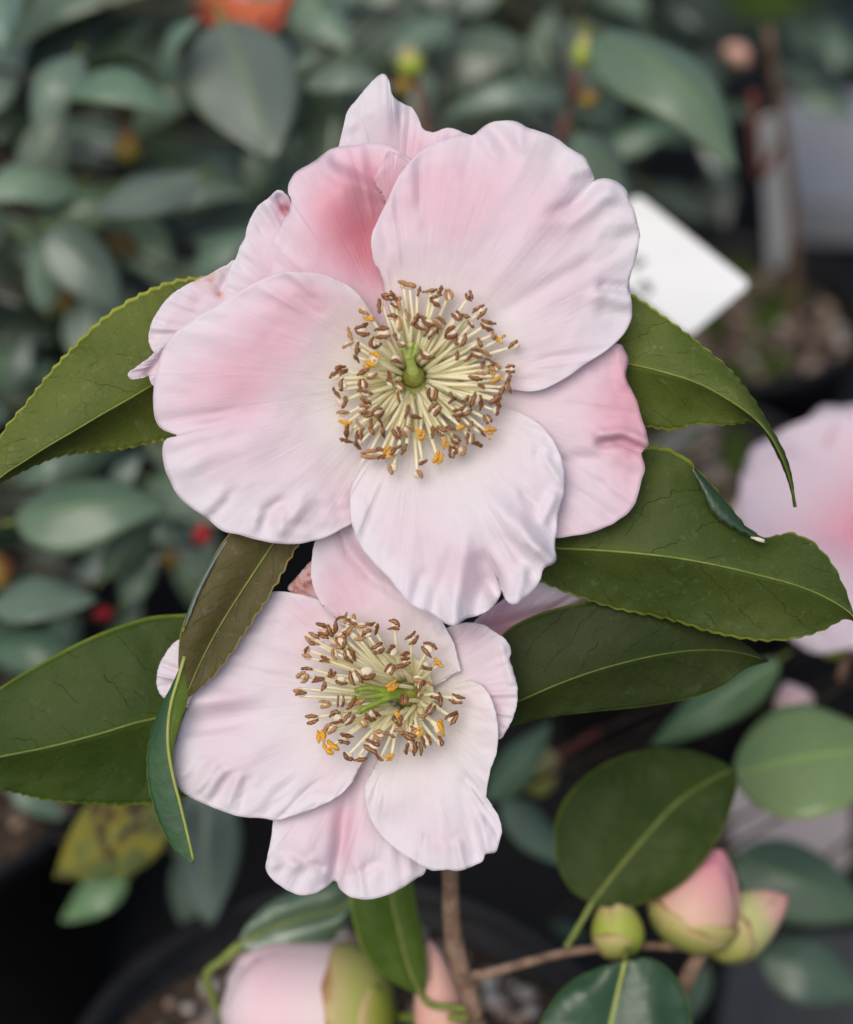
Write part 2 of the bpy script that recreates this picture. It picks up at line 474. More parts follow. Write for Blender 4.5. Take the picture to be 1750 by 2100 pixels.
# ------------------------------------------------------------------ petals
RG = 2.0
def petal(parent, base, outline, hp, pink0=.15, blobs=(), ridges=(), center=None, ry=150, yamt=.75, brown=(),
          wr=4.0, seed=0, NT_=168, NS=46, edgewhite=.5, thick=.00024, jit=1.3, origin=None, creases=9, cramp=3.5, name='petal'):
    B = np.array(base, float)
    O = catmull(outline, NT_)
    tt = np.linspace(0, 1, NT_)
    out = O - B; L = np.linalg.norm(out, axis=1, keepdims=True)
    O = O + out / L * (noise1(seed + 5, [9, 17, 31, 47], tt)[:, None] * jit)
    s = np.linspace(.0, 1, NS) ** .85
    s = .03 + .97 * s
    th_ = np.unwrap(np.arctan2(O[:, 1] - B[1], O[:, 0] - B[0])); ra_ = np.hypot(O[:, 0] - B[0], O[:, 1] - B[1])
    if th_[-1] < th_[0]: th_m = np.minimum.accumulate(th_)
    else: th_m = np.maximum.accumulate(th_)
    ker = np.exp(-(np.arange(-12, 13) / 5.0) ** 2); ker /= ker.sum()
    def smo(x): return np.convolve(np.pad(x, 12, mode='reflect', reflect_type='odd'), ker, 'valid')
    th_s, ra_s = smo(th_m), smo(ra_)
    Os = B + np.stack([ra_s * np.cos(th_s), ra_s * np.sin(th_s)], 1)
    bl_ = sm(.72, 1.0, s)[:, None, None]
    UVp = B + s[:, None, None] * ((Os * (1 - bl_) + O[None] * bl_) - B)
    u, v = UVp[..., 0], UVp[..., 1]
    h = tps(hp)(u, v)
    S = np.broadcast_to(s[:, None], u.shape); T = np.broadcast_to(tt[None], u.shape)
    # undulating margin, soft body waves and radial creases
    wr = wr * 1.1; cramp = cramp * 1.9
    h = h + wr * noise1(seed, [5, 9, 14, 21], T) * sm(.60, 1.0, S)
    h = h + wr * .35 * noise1(seed + 9, [23, 34, 45], T) * sm(.80, 1.0, S)
    h = h + wr * .6 * noise2(seed + 1, 150, u, v)
    h = h + wr * .15 * noise2(seed + 2, 45, u, v)
    r = np.random.default_rng(seed + 77)
    for _ in range(creases):
        t0 = r.uniform(.12, .88); wd = r.uniform(.006, .016); ln = r.uniform(.55, .86); a = r.uniform(.4, 1) * cramp * r.choice([-1, 1])
        tc = t0 + .03 * (S - 1) * r.uniform(-1, 1)
        h = h + a * np.exp(-((T - tc) / wd) ** 2) * sm(ln, ln + .12, S) * (1 - .5 * sm(.96, 1, S))
    h = h + 1.5 * noise2(seed + 21, 38, u, v) * noise2(seed + 22, 170, u, v) * sm(.55, .95, S)
    for kind, pts, amp, wid in ridges:
        amp = amp * RG
        d, sd_, par = segdist(u, v, pts)
        fade = np.sin(np.clip(par, 0, 1) * math.pi / 2) if kind in 'RS' else 1
        if kind in 'Rr':
            h = h + amp * fade * np.exp(-(d / wid) ** 2)
        else:   # step: one side of the fold stands proud
            h = h + amp * fade * np.tanh(sd_ * d / wid) * np.exp(-(d / (wid * 5)) ** 2)
    W = P(u, v, h)
    pk = np.full(u.shape, pink0 * .85)
    for bu, bv, br, ba in blobs:
        pk = pk + ba * .82 * np.exp(-(((u - bu) ** 2 + (v - bv) ** 2) / br ** 2))
    pk = pk - edgewhite * .35 * sm(.82, 1, S) + .05 * noise2(seed + 4, 180, u, v)
    C = np.array(center if center is not None else base, float)
    rr = np.hypot(u - C[0], v - C[1])
    yl = yamt * np.exp(-(rr / ry) ** 2)
    pk = pk * (1 - .8 * np.exp(-(rr / (ry * 1.25)) ** 2))
    br_ = np.zeros(u.shape)
    for bu, bv, b_r, ba in brown:
        br_ = br_ + ba * np.exp(-(((u - bu) ** 2 + (v - bv) ** 2) / b_r ** 2))
    pig = np.stack([np.clip(pk, 0, 1), np.clip(yl, 0, 1), np.clip(br_, 0, 1), np.ones(u.shape)], -1)
    M = Mesh()
    sheet(M, W, thick, (0, 0, 0), np.stack([T, S], -1), pig)
    o_ = np.array(parent['_o'])
    return link(name, M.mesh(name, [PETAL], o_), parent, o_)

def anther(M, c, sc, seed, mats, single=False):
    """two pollen sacs along a cream connective; mats = (cream, sac)"""
    r = np.random.default_rng(seed)
    tow = -FWD
    a = r.uniform(0, 2 * math.pi); tilt = r.uniform(-.7, .7)
    X = math.cos(a) * RIGHT + math.sin(a) * UP
    Y = -math.sin(a) * RIGHT + math.cos(a) * UP
    X = X * math.cos(tilt) + tow * math.sin(tilt); X /= np.linalg.norm(X)
    Z = np.cross(X, Y); Z /= np.linalg.norm(Z); Y = np.cross(Z, X)
    u = 1e-4 * sc
    style = r.integers(0, 4)
    ln = r.uniform(8.5, 12.5)
    spread = r.uniform(2.4, 5.5)
    curl = r.uniform(-.25, .35)
    if single:
        blob(M, c - Z * u * 1.0 - Y * u * spread * .5, (X, Y, Z), (ln * .7 * u, 3.4 * u, 3.0 * u), mats[0], 8, 6)
    else:
        blob(M, c - Z * u * 1.0, (X, Y, Z), (ln * .78 * u, (spread + 2.2) * u, 3.0 * u), mats[0], 8, 6, r.uniform(-.4, .4))
    for sgn in (-1, 1):
        if (single or style == 3 and r.random() < .6) and sgn == 1: continue
        n = 7; pts = []; rad = []
        op = r.uniform(-.3, .9); bow = r.uniform(-3, 3)
        for i in range(n):
            t = i / (n - 1) * 2 - 1
            off = spread * (1 + op * t) + (1 - t * t) * 1.2
            pts.append(c + u * (X * (t * ln + r.normal() * .5) + Y * (sgn * off + bow * (1 - t * t) + r.normal() * .45) + Z * (1.6 + curl * 5 * t * t * sgn + r.normal() * .6)))
            rad.append(u * (3.0 * math.sqrt(max(0, 1 - (t * .93) ** 2)) + .5) * r.uniform(.62, 1.3))
        tube(M, pts, rad, 6, mats[1])
        if mats[1] == 2 and r.random() < .45:     # the split sac shows its lighter inside
            k_ = [p + Z * rad[2] * .62 for p in pts[1:-1]]
            tube(M, k_, [x * .45 for x in rad[1:-1]], 5, 4)

def stamens(parent, tips, basepx, hbase, axis, hfun, seed, gold_dir=None):
    r = np.random.default_rng(seed)
    o_ = np.array(parent['_o'])
    bu, bv = basepx
    for i, (u, v) in enumerate(tips):
        d = np.array([u - bu - axis[0], v - bv - axis[1]]); ang = math.atan2(d[1], d[0]) + r.normal() * .08
        rad = np.hypot(*d)
        hb = hbase + r.uniform(-4, 8)
        rb = r.uniform(26, 44)
        p0 = np.array([bu + rb * math.cos(ang), bv + rb * math.sin(ang), hb])
        ht = hfun(u, v, rad) + r.uniform(-9, 9)
        p3 = np.array([u, v, ht])
        m1 = np.array([bu + axis[0] * .45 + (rb + rad * .22) * math.cos(ang), bv + axis[1] * .45 + (rb + rad * .22) * math.sin(ang), hb + (ht - hb) * .55])
        m2 = p0[:] * .25 + p3 * .75; m2[2] = hb + (ht - hb) * .92
        jit = r.normal(size=2) * 5
        m1[:2] += jit
        ts = np.linspace(0, 1, 9)[:, None]
        B = (1 - ts) ** 3 * p0 + 3 * ts * (1 - ts) ** 2 * m1 + 3 * ts ** 2 * (1 - ts) * m2 + ts ** 3 * p3
        W = P(B[:, 0], B[:, 1], B[:, 2])
        M = Mesh()
        tube(M, W, np.linspace(5.6, 2.9, 9) * 1e-4, 6, 0)
        g = r.random()
        gold = g < (.17 if (gold_dir and (u - bu) * gold_dir[0] + (v - bv) * gold_dir[1] > 0) else .03)
        dry = (not gold) and r.random() < (.22 if (u - bu) < 0 else .10)
        mats = (1, 3 if gold else (4 if dry else 2))
        c = W[-1] - FWD * 3e-4
        dd = min(math.hypot(u - a_, v - b_) for j_, (a_, b_) in enumerate(tips) if j_ != i)
        anther(M, c, r.uniform(.90, 1.30) * (1.18 if dd > 24 else 1.1), seed * 1000 + i, mats, dd < 22 and r.random() < .75)
        if gold:
            for _ in range(3):
                blob(M, c + (r.normal(size=3) * 4 * 1e-4) - FWD * 2e-4, np.eye(3), (3.4e-4, 3.0e-4, 3.0e-4), 3, 6, 4)
        link('stamen', M.mesh('stamen', [FIL, CREAM, SAC, POLLEN, SAC2], o_), parent, o_)

# ------------------------------------------------------------------ leaves traced on their own midrib and margins
def leafgrid(A, Mr, Bv, NL=120, NW=12, bulge=(6, 6), teeth=(0, 0), tamp=5.0, wave=3.0, seed=0, h0=0.0, ridge=0.0):
    A, Mr, Bv = [catmull(x, NL) for x in (A, Mr, Bv)]
    t = np.linspace(0, 1, NL)
    wv = np.linspace(-1, 1, 2 * NW + 1)
    u = np.zeros((NL, len(wv))); v = u.copy(); h = u.copy()
    for j, w_ in enumerate(wv):
        E = A if w_ < 0 else Bv
        a = abs(w_)
        p = Mr * (1 - a) + E * a
        side = 0 if w_ < 0 else 1
        nt_ = teeth[side]
        if nt_ and a > .86:
            ph = (t * nt_ + .3 * noise1(seed + 31, [3, 7], t) ) % 1.0
            saw = np.where(ph < .78, ph / .78, (1 - ph) / .22)
            d = E - Mr; L = np.linalg.norm(d[:, :2], axis=1, keepdims=True) + 1e-6
            amp = tamp * saw * sm(0, .06, t) * sm(1, .97, t) * (a - .86) / .14
            p = p + (d / L) * amp[:, None] * np.minimum(1, L / 30)
        u[:, j], v[:, j] = p[:, 0], p[:, 1]
        h[:, j] = p[:, 2] + bulge[side] * math.sin(math.pi * min(1, a)) * np.sin(np.pi * np.clip(t, .02, .98)) + h0 + ridge * (1 - a) * np.sin(np.pi * np.clip(t, .0, .94) ** .8)
    h += wave * noise2(seed, 130, u, v) * np.abs(wv)[None] + wave * .35 * noise2(seed + 3, 50, u, v) * np.abs(wv)[None]
    uv = np.stack(np.broadcast_arrays(t[:, None], (wv[None] + 1) / 2), -1)
    return u, v, h, uv, Mr

def leaf(parent, A, Mr, Bv, front=None, back=None, edge=None, rib=None, color=(1, 1, 1), ribr=(5, 2), thick=.0004, label=None, ribfrom=0, **kw):
    front = front or UNDER; back = back or TOP; edge = edge or EDGE; rib = rib or MIDRIB
    u, v, h, uv, mr = leafgrid(A, Mr, Bv, **kw)
    o_ = np.array(parent['_o'])
    M = Mesh(); sheet(M, P(u, v, h), thick, (0, 1, 2), uv)
    lo = link('leaf', M.mesh('leaf', [front, back, edge], o_), parent, o_, color)
    if label: lo['label'] = label
    R = Mesh()
    j = u.shape[1] // 2
    W = P(u[::3, j], v[::3, j], h[::3, j] + .5)
    tube(R, W, np.linspace(ribr[0], ribr[1], len(W)) * .72e-4, 6, 0)
    ro = link('midrib', R.mesh('midrib', [rib], o_), lo, o_)
    return lo

def cord(parent, pts, radii, mat, name='stem', n=24, sides=9, wob=0.0):
    o_ = np.array(parent['_o'])
    p = catmull(np.array([list(q) for q in pts], float), n)
    W = P(p[:, 0], p[:, 1], p[:, 2])
    M = Mesh()
    r = np.interp(np.linspace(0, 1, n), np.linspace(0, 1, len(radii)), radii) * 1e-4
    r = r * (1 + wob * noise1(len(pts) * 7 + int(p[0, 0]), [5, 9, 13], np.linspace(0, 1, n)))
    tube(M, W, r, sides, 0)
    return link(name, M.mesh(name, [mat], o_), parent, o_)

def wcord(parent, W, radii, mat, name='branch', sides=7):
    o_ = np.array(parent['_o']); M = Mesh()
    W = catmull(np.asarray(W, float), 14) if len(W) > 2 else np.asarray(W, float)
    tube(M, W, np.interp(np.linspace(0, 1, len(W)), np.linspace(0, 1, len(radii)), radii), sides, 0)
    return link(name, M.mesh(name, [mat], o_), parent, o_)

# ================================================================== setting: ground cloth, slabs
def ground():
    M = Mesh()
    n = 60
    xs = np.concatenate([[-40, -8, -3], np.linspace(-1.2, 1.2, n), [3, 8, 40]])
    ys = np.concatenate([[-40, -8, -2], np.linspace(-.3, 2.1, n), [4, 9, 40]])
    X, Y = np.meshgrid(xs, ys, indexing='ij')
    Z = .0015 * noise2(3, .12, X, Y) * (np.abs(X) < 1.3) * (np.abs(Y) < 2.3)
    W = np.stack([X, Y, Z], -1)
    I = np.arange(X.size).reshape(X.shape)
    q = np.stack([I[:-1, :-1].ravel(), I[1:, :-1].ravel(), I[1:, 1:].ravel(), I[:-1, 1:].ravel()], 1)
    M.add(W, q, 0)
    o = link('ground', M.mesh('ground', [GROUND]), None)
    o['kind'] = 'structure'
ground()

def slab(corners, thick, mat, label):
    c = np.array(corners); ctr = c.mean(0); ctr[2] = 0.004
    M = Mesh(); b = .006
    def ring(f, z):
        return [[ctr[0] + (p[0] - ctr[0]) * f, ctr[1] + (p[1] - ctr[1]) * f, z] for p in c]
    V = ring(1, .004) + ring(1, thick - b) + ring(.985, thick)
    fs = [(3, 2, 1, 0), (8, 9, 10, 11)]
    for k in range(2):
        for i in range(4):
            j = (i + 1) % 4
            fs.append((k * 4 + i, k * 4 + j, k * 4 + 4 + j, k * 4 + 4 + i))
    M.add(V, fs, 0)
    o = link('concrete_slab', M.mesh('concrete_slab', [mat], ctr, True), None, ctr)
    tag(o, label, 'slab')
slab([PZ(1596, 505, 0), PZ(1960, 520, 0), PZ(1960, 255, 0), PZ(1585, 290, 0)], .03, SLAB, 'flat grey concrete slab lying behind the black pot of brown bark chips')
slab([PZ(1500, 1800, 0), PZ(1735, 1800, 0), PZ(1735, 1665, 0), PZ(1470, 1665, 0)], .02, SLABP, 'small pale pinkish concrete slab on the dark cloth behind the flower buds')
slab([PZ(1440, 2330, 0), PZ(2100, 2330, 0), PZ(2050, 1935, 0), PZ(1490, 1955, 0)], .012, SLABD, 'dark grey slab added as lighter ground below the pointed bud')  # added slab, stands in for the lighter grey ground

# ================================================================== pots
def pot(cx, cy, r, hgt, label, soilz=None, stones=(), seed=0, nst=160, rimh=.014):
    o_ = np.array([cx, cy, 0.0015])
    root = empty('plant_pot', o_)
    tag(root, label, 'pot', 'black nursery pots')
    prof = [(.0, .002), (r * .74, .002), (r * .76, .006), (r * .93, hgt - rimh), (r * .985, hgt - rimh + .001), (r, hgt - .003), (r * .995, hgt), (r * .955, hgt), (r * .94, hgt - .004), (r * .86, hgt * .6), (0, hgt * .6)]
    def lathe(prof, mat, name, seg=64):
        M = Mesh(); V = []; fs = []
        for (a, z) in prof:
            for k in range(seg):
                t = 2 * math.pi * k / seg
                V.append((cx + a * math.cos(t), cy + a * math.sin(t), z + .0015))
        for i in range(len(prof) - 1):
            for k in range(seg):
                k2 = (k + 1) % seg
                fs.append((i * seg + k, i * seg + k2, (i + 1) * seg + k2, (i + 1) * seg + k))
        M.add(V, fs, 0)
        return link(name, M.mesh(name, [mat], o_), root, o_)
    lathe(prof[:9], BLACKPOT, 'pot_wall')
    sz = soilz or hgt - .014
    rs = r * .93
    M = Mesh(); V = [(cx, cy, sz + .004)]; fs = []; seg = 48; rings = 14
    for i in range(1, rings + 1):
        for k in range(seg):
            t = 2 * math.pi * k / seg; a = rs * i / rings
            x, y = a * math.cos(t), a * math.sin(t)
            V.append((cx + x, cy + y, sz + .004 * (1 - (i / rings) ** 2) + .0022 * noise2(seed, .03, x, y)))
    for k in range(seg): fs.append((0, 1 + k, 1 + (k + 1) % seg))
    for i in range(rings - 1):
        for k in range(seg):
            k2 = (k + 1) % seg
            fs.append((1 + i * seg + k, 1 + (i + 1) * seg + k, 1 + (i + 1) * seg + k2, 1 + i * seg + k2))
    M.add(V, fs, 0)
    link('potting_soil', M.mesh('potting_soil', [SOIL], o_), root, o_)
    if stones:
        r_ = np.random.default_rng(seed + 5)
        M = Mesh()
        ico = np.array([(0, 0, 1), (.89, 0, .45), (.28, .85, .45), (-.72, .53, .45), (-.72, -.53, .45), (.28, -.85, .45),
                        (.72, .53, -.45), (-.28, .85, -.45), (-.89, 0, -.45), (-.28, -.85, -.45), (.72, -.53, -.45), (0, 0, -1)])
        fi = [(0, 1, 2), (0, 2, 3), (0, 3, 4), (0, 4, 5), (0, 5, 1), (1, 6, 2), (2, 7, 3), (3, 8, 4), (4, 9, 5), (5, 10, 1),
              (2, 6, 7), (3, 7, 8), (4, 8, 9), (5, 9, 10), (1, 10, 6), (11, 7, 6), (11, 8, 7), (11, 9, 8), (11, 10, 9), (11, 6, 10)]
        for i in range(nst):
            a = rs * .96 * math.sqrt(r_.random()); t = r_.uniform(0, 6.3)
            g = r_.uniform(.0018, .0048)
            kind = r_.choice(len(stones), p=[s_[1] for s_ in stones])
            if stones[kind][0] is MOSS: g *= 2.2
            q = ico * (1 + r_.normal(size=(12, 1)) * .16) * np.array([1, r_.uniform(.6, 1), r_.uniform(.4, .8)]) * g
            ca, sa = math.cos(t * 5), math.sin(t * 5)
            q = np.stack([q[:, 0] * ca - q[:, 1] * sa, q[:, 0] * sa + q[:, 1] * ca, q[:, 2]], 1)
            z = sz + .004 * (1 - (a / rs) ** 2) + g * .12
            M.add(q + (cx + a * math.cos(t), cy + a * math.sin(t), z), fi, kind)
        so_ = link('surface_grit', M.mesh('surface_grit', [s_[0] for s_ in stones], o_), root, o_)
        so_['kind'] = 'stuff'
    return root
MAINPOT = (-.021, .303)
pot(*MAINPOT, .085, .137, 'black pot of loose grey grit under the twin blooms', seed=1, nst=520,
    stones=[(STONE, .42), (STONE_D, .38), (BARKCHIP, .20)])
pR = PZ(1500, 650, .13)
pot(pR[0], pR[1], .058, .135, 'black pot topped with pale bark beside the white tag', seed=2, nst=260, stones=[(BARKCHIP, .45), (STONE, .15), (STONE_D, .3), (MOSS, .10)])
pR2 = PZ(1400, 1010, .13)
pot(pR2[0], pR2[1], .058, .135, 'black pot with mossy grit below the drooping leaf tip', seed=3, nst=240, stones=[(BARKCHIP, .35), (STONE, .2), (STONE_D, .27), (MOSS, .18)])

# ================================================================== the blooming plant
plant0 = np.array([.012, .300, .124])
plant = empty('camellia_plant', plant0)
tag(plant, 'camellia plant with two open pale pink blooms, serrated leaves and fresh buds', 'plant')

# ---- upper bloom
fo = P(848, 790, -30)
bloom = empty('blossom', fo, plant)
bloom['label'] = 'large upper pale pink bloom with open yellow stamens'
C1 = (855, 785)
# far petals first
petal(bloom, (820, 520), [(690, 420), (690, 330), (697, 292), (704, 262), (714, 226), (735, 200), (760, 170), (778, 154), (790, 152), (799, 168), (806, 196), (830, 214), (846, 222), (858, 240), (868, 264), (890, 271), (912, 263), (930, 263), (950, 272), (985, 290), (1000, 340), (980, 420)],
      [(820, 520, -25), (788, 155, -6), (700, 300, -20), (720, 220, -10), (860, 240, -18), (930, 265, -12), (790, 300, -24), (790, 220, -2), (1000, 340, -30), (690, 420, -35)],
      .10, [(900, 320, 90, .35), (860, 280, 50, .12)], [('R', [(800, 330), (790, 160)], 7, 18)], C1, 60, .0, seed=10, wr=2.5, creases=4)
petal(bloom, (560, 700), [(540, 640), (490, 540), (462, 545), (430, 562), (385, 583), (352, 604), (328, 632), (312, 660), (305, 690), (309, 712), (330, 735), (380, 760), (450, 790)],
      [(560, 700, -40), (310, 690, -20), (350, 605, -18), (460, 548, -30), (430, 640, -22), (450, 790, -50)],
      .16, [(400, 660, 80, .08)], [('r', [(470, 560), (450, 600)], -4, 10)], C1, 60, 0, seed=11, wr=3, brown=[(428, 570, 22, .55), (408, 574, 14, .35), (448, 604, 9, .9), (312, 690, 8, .2)], creases=4)
petal(bloom, (500, 720), [(470, 640), (380, 668), (340, 705), (300, 738), (272, 758), (263, 767), (268, 777), (285, 777), (303, 769), (309, 784), (318, 792), (350, 800), (420, 800)],
      [(500, 720, -40), (266, 768, 0), (340, 705, -14), (420, 800, -40), (380, 668, -25), (318, 792, -25)],
      .24, [(300, 745, 40, .1)], [('r', [(305, 765), (360, 700)], -6, 8)], C1, 60, 0, seed=12, wr=2, creases=2)
# right lower petal, pinker
petal(bloom, (862, 800), [(900, 770), (1060, 740), (1180, 720), (1250, 710), (1272, 706), (1284, 722), (1290, 745), (1284, 770), (1296, 800), (1308, 825), (1314, 850), (1324, 880), (1331, 912), (1319, 924), (1316, 932), (1323, 960), (1316, 985), (1310, 1012), (1300, 1038), (1284, 1056), (1255, 1075), (1210, 1093), (1175, 1099), (1140, 1103), (1090, 1090), (1000, 1000), (900, 860)],
      [(862, 800, -10), (1000, 820, 12), (1150, 800, 15), (1270, 712, 6), (1310, 850, 4), (1325, 910, 12), (1310, 1010, 16), (1260, 1070, 14), (1150, 1100, 10), (1150, 950, 12), (1000, 1000, 0), (1230, 860, 22)],
      .26, [(1290, 760, 80, .18), (1310, 860, 80, .22), (1285, 915, 60, .18), (1180, 800, 110, .10), (1200, 850, 120, .10), (1230, 1020, 80, -.10)],
      [('r', [(1232, 912), (1275, 905), (1312, 922)], -14, 9), ('r', [(1230, 890), (1275, 885), (1325, 905)], 10, 12), ('r', [(1150, 945), (1240, 935)], -4, 14), ('r', [(1255, 1000), (1300, 1030)], 4, 8), ('r', [(1265, 715), (1280, 790)], 5, 9)],
      C1, 190, .55, seed=13, wr=3.2, creases=14, cramp=3.2, edgewhite=-.2)
# upper left: pale outer petal with a rolled tip
petal(bloom, (700, 680), [(660, 500), (600, 440), (592, 430), (596, 412), (586, 398), (574, 391), (562, 396), (545, 410), (528, 424), (515, 446), (506, 468), (503, 488), (492, 505), (486, 525), (474, 548), (466, 572), (465, 600), (470, 650), (560, 700)],
      [(700, 680, -25), (574, 392, 26), (545, 415, 8), (505, 480, -2), (468, 570, -8), (530, 520, 2), (600, 500, -4), (596, 420, 8), (470, 650, -25)],
      .24, [(585, 425, 22, .62), (600, 480, 60, .12), (480, 560, 60, -.05)], [('r', [(572, 405), (584, 432), (600, 440)], -10, 7), ('r', [(560, 400), (580, 420)], 6, 8)], C1, 60, 0, seed=14, wr=2.5, creases=5)
# upper left: deep pink cupped petal
petal(bloom, (838, 768), [(690, 660), (560, 620), (540, 560), (556, 505), (580, 455), (594, 432), (597, 410), (591, 392), (594, 372), (608, 352), (640, 334), (660, 318), (680, 305), (700, 300), (735, 297), (765, 294), (795, 298), (822, 312), (850, 335), (880, 400), (890, 500), (860, 620)],
      [(838, 768, -12), (790, 690, -14), (560, 620, -6), (560, 510, 8), (594, 420, 22), (600, 370, 8), (660, 320, -2), (760, 296, -8), (830, 320, -12), (660, 420, 46), (720, 380, 34), (640, 520, 26), (770, 480, -14), (780, 400, -8), (720, 540, 14), (785, 560, -16), (880, 450, -40), (760, 340, -6)],
      .44, [(755, 490, 85, .52), (720, 430, 80, .26), (740, 335, 60, .10), (660, 400, 70, .12), (590, 560, 80, -.12), (780, 560, 60, .20), (620, 345, 40, -.05)],
      [('r', [(690, 330), (740, 352), (775, 368), (790, 380)], -9, 14), ('r', [(670, 345), (740, 375), (785, 395)], 8, 20), ('r', [(590, 440), (560, 520), (548, 570)], -5, 10)],
      C1, 120, .35, seed=15, wr=2.4, creases=3, edgewhite=.35)
# two small folded flaps standing in that petal's throat
petal(bloom, (800, 430), [(785, 400), (772, 378), (768, 366), (778, 345), (790, 320), (797, 309), (806, 312), (822, 322), (838, 335), (835, 370), (820, 420)],
      [(800, 430, 10), (770, 368, 22), (797, 309, 24), (838, 335, 10), (800, 360, 16), (820, 420, 0)], .46, [(800, 390, 40, .15)], (), C1, 60, 0, seed=16, wr=1.5, NT_=90, NS=24, creases=2, edgewhite=.3, brown=[(770, 366, 6, .5), (797, 309, 4, .3)])
# left big petal
petal(bloom, (842, 782), [(790, 690), (760, 640), (748, 622), (738, 607), (718, 588), (690, 573), (655, 562), (610, 557), (570, 562), (528, 577), (484, 603), (440, 630), (392, 658), (360, 682), (342, 705), (330, 730), (320, 768), (314, 805), (315, 838), (321, 866), (333, 880), (348, 887), (366, 893), (345, 899), (336, 908), (333, 928), (338, 960), (350, 990), (367, 1018), (390, 1040), (420, 1060), (444, 1080), (466, 1092), (490, 1096), (515, 1104), (545, 1111), (575, 1115), (605, 1116), (640, 1110), (672, 1100), (700, 1086), (722, 1074), (770, 1040), (800, 960), (825, 860)],
      [(842, 782, 0), (740, 612, 52), (610, 558, 78), (480, 605, 66), (340, 710, 36), (315, 830, 24), (335, 930, 20), (400, 1045, 24), (520, 1103, 28), (610, 1114, 26), (715, 1075, 12), (600, 760, 44), (500, 750, 54), (700, 720, 24), (500, 930, 40), (620, 980, 32), (760, 900, 4), (780, 1020, -6), (400, 850, 42), (600, 640, 62)],
      .26, [(620, 640, 110, .34), (540, 760, 120, .22), (440, 850, 110, .20), (700, 1040, 50, .16), (480, 980, 120, -.06), (420, 700, 90, -.04), (480, 1060, 110, -.14), (700, 860, 120, -.10)],
      [('S', [(560, 850), (440, 880), (360, 893)], -6, 14), ('R', [(480, 900), (380, 960)], 6, 22), ('r', [(545, 1075), (550, 1045), (575, 1030)], -7, 10), ('r', [(520, 1085), (525, 1060)], 6, 9), ('r', [(575, 1090), (580, 1050)], 5, 9), ('r', [(620, 1020), (600, 1060)], 5, 12), ('r', [(450, 1020), (410, 1050)], 5, 12), ('r', [(480, 1010), (430, 1065)], -4, 9), ('R', [(760, 830), (600, 840), (480, 850)], -4, 40)],
      C1, 175, .72, seed=18, wr=3.0, creases=18, cramp=3.0)
# upper right big petal
petal(bloom, (862, 775), [(815, 690), (795, 610), (786, 572), (768, 532), (761, 505), (763, 480), (776, 450), (796, 408), (818, 362), (842, 330), (872, 304), (912, 284), (946, 276), (970, 278), (984, 266), (1000, 254), (1024, 248), (1044, 247), (1062, 250), (1085, 262), (1118, 273), (1146, 287), (1172, 306), (1198, 320), (1208, 338), (1216, 356), (1222, 366), (1212, 372), (1232, 366), (1254, 368), (1274, 378), (1286, 392), (1292, 412), (1302, 434), (1308, 458), (1313, 482), (1308, 515), (1302, 540), (1294, 562), (1291, 590), (1296, 622), (1296, 650), (1286, 676), (1266, 700), (1236, 724), (1200, 748), (1160, 776), (1125, 794), (1098, 802), (1070, 800), (1040, 790), (980, 780)],
      [(862, 775, 0), (786, 572, 34), (762, 500, 50), (800, 400, 58), (870, 306, 52), (970, 278, 40), (1040, 248, 46), (1170, 305, 52), (1218, 365, 46), (1290, 400, 50), (1312, 482, 44), (1292, 590, 34), (1290, 670, 40), (1200, 748, 48), (1100, 800, 44), (1040, 790, 34), (900, 640, 22), (1000, 640, 34), (950, 450, 62), (1100, 450, 66), (1180, 580, 54), (1130, 700, 50), (1050, 340, 58)],
      .22, [(860, 430, 130, .22), (960, 340, 110, .20), (1000, 500, 140, .12), (1180, 470, 60, .16), (1040, 300, 50, -.10), (1260, 520, 90, -.16), (1150, 350, 60, .08), (1230, 400, 50, -.08), (1180, 690, 110, -.02), (880, 520, 90, -.02)],
      [('R', [(1100, 440), (1170, 425), (1222, 370)], -9, 10), ('R', [(1110, 460), (1190, 450), (1250, 395)], 9, 18), ('r', [(1170, 355), (1210, 345)], 7, 10), ('r', [(1160, 335), (1195, 325)], 6, 8), ('r', [(1245, 400), (1285, 410)], 4, 6), ('r', [(1240, 425), (1300, 438)], -4, 7), ('r', [(1250, 455), (1308, 460)], 4, 6), ('r', [(1240, 490), (1310, 488)], -4, 8),
       ('r', [(1235, 585), (1290, 592)], -9, 8), ('r', [(1225, 605), (1292, 612)], 8, 16), ('r', [(1240, 640), (1290, 650)], -5, 14), ('R', [(960, 680), (1100, 600), (1200, 540)], -4, 16), ('R', [(960, 640), (1080, 500), (1150, 400)], 3, 18), ('r', [(1010, 262), (1040, 300)], -5, 12), ('r', [(1060, 262), (1070, 300)], 5, 12), ('r', [(990, 280), (1020, 320)], 5, 14)],
      C1, 175, .62, seed=19, wr=3.4, creases=22, cramp=3.0)
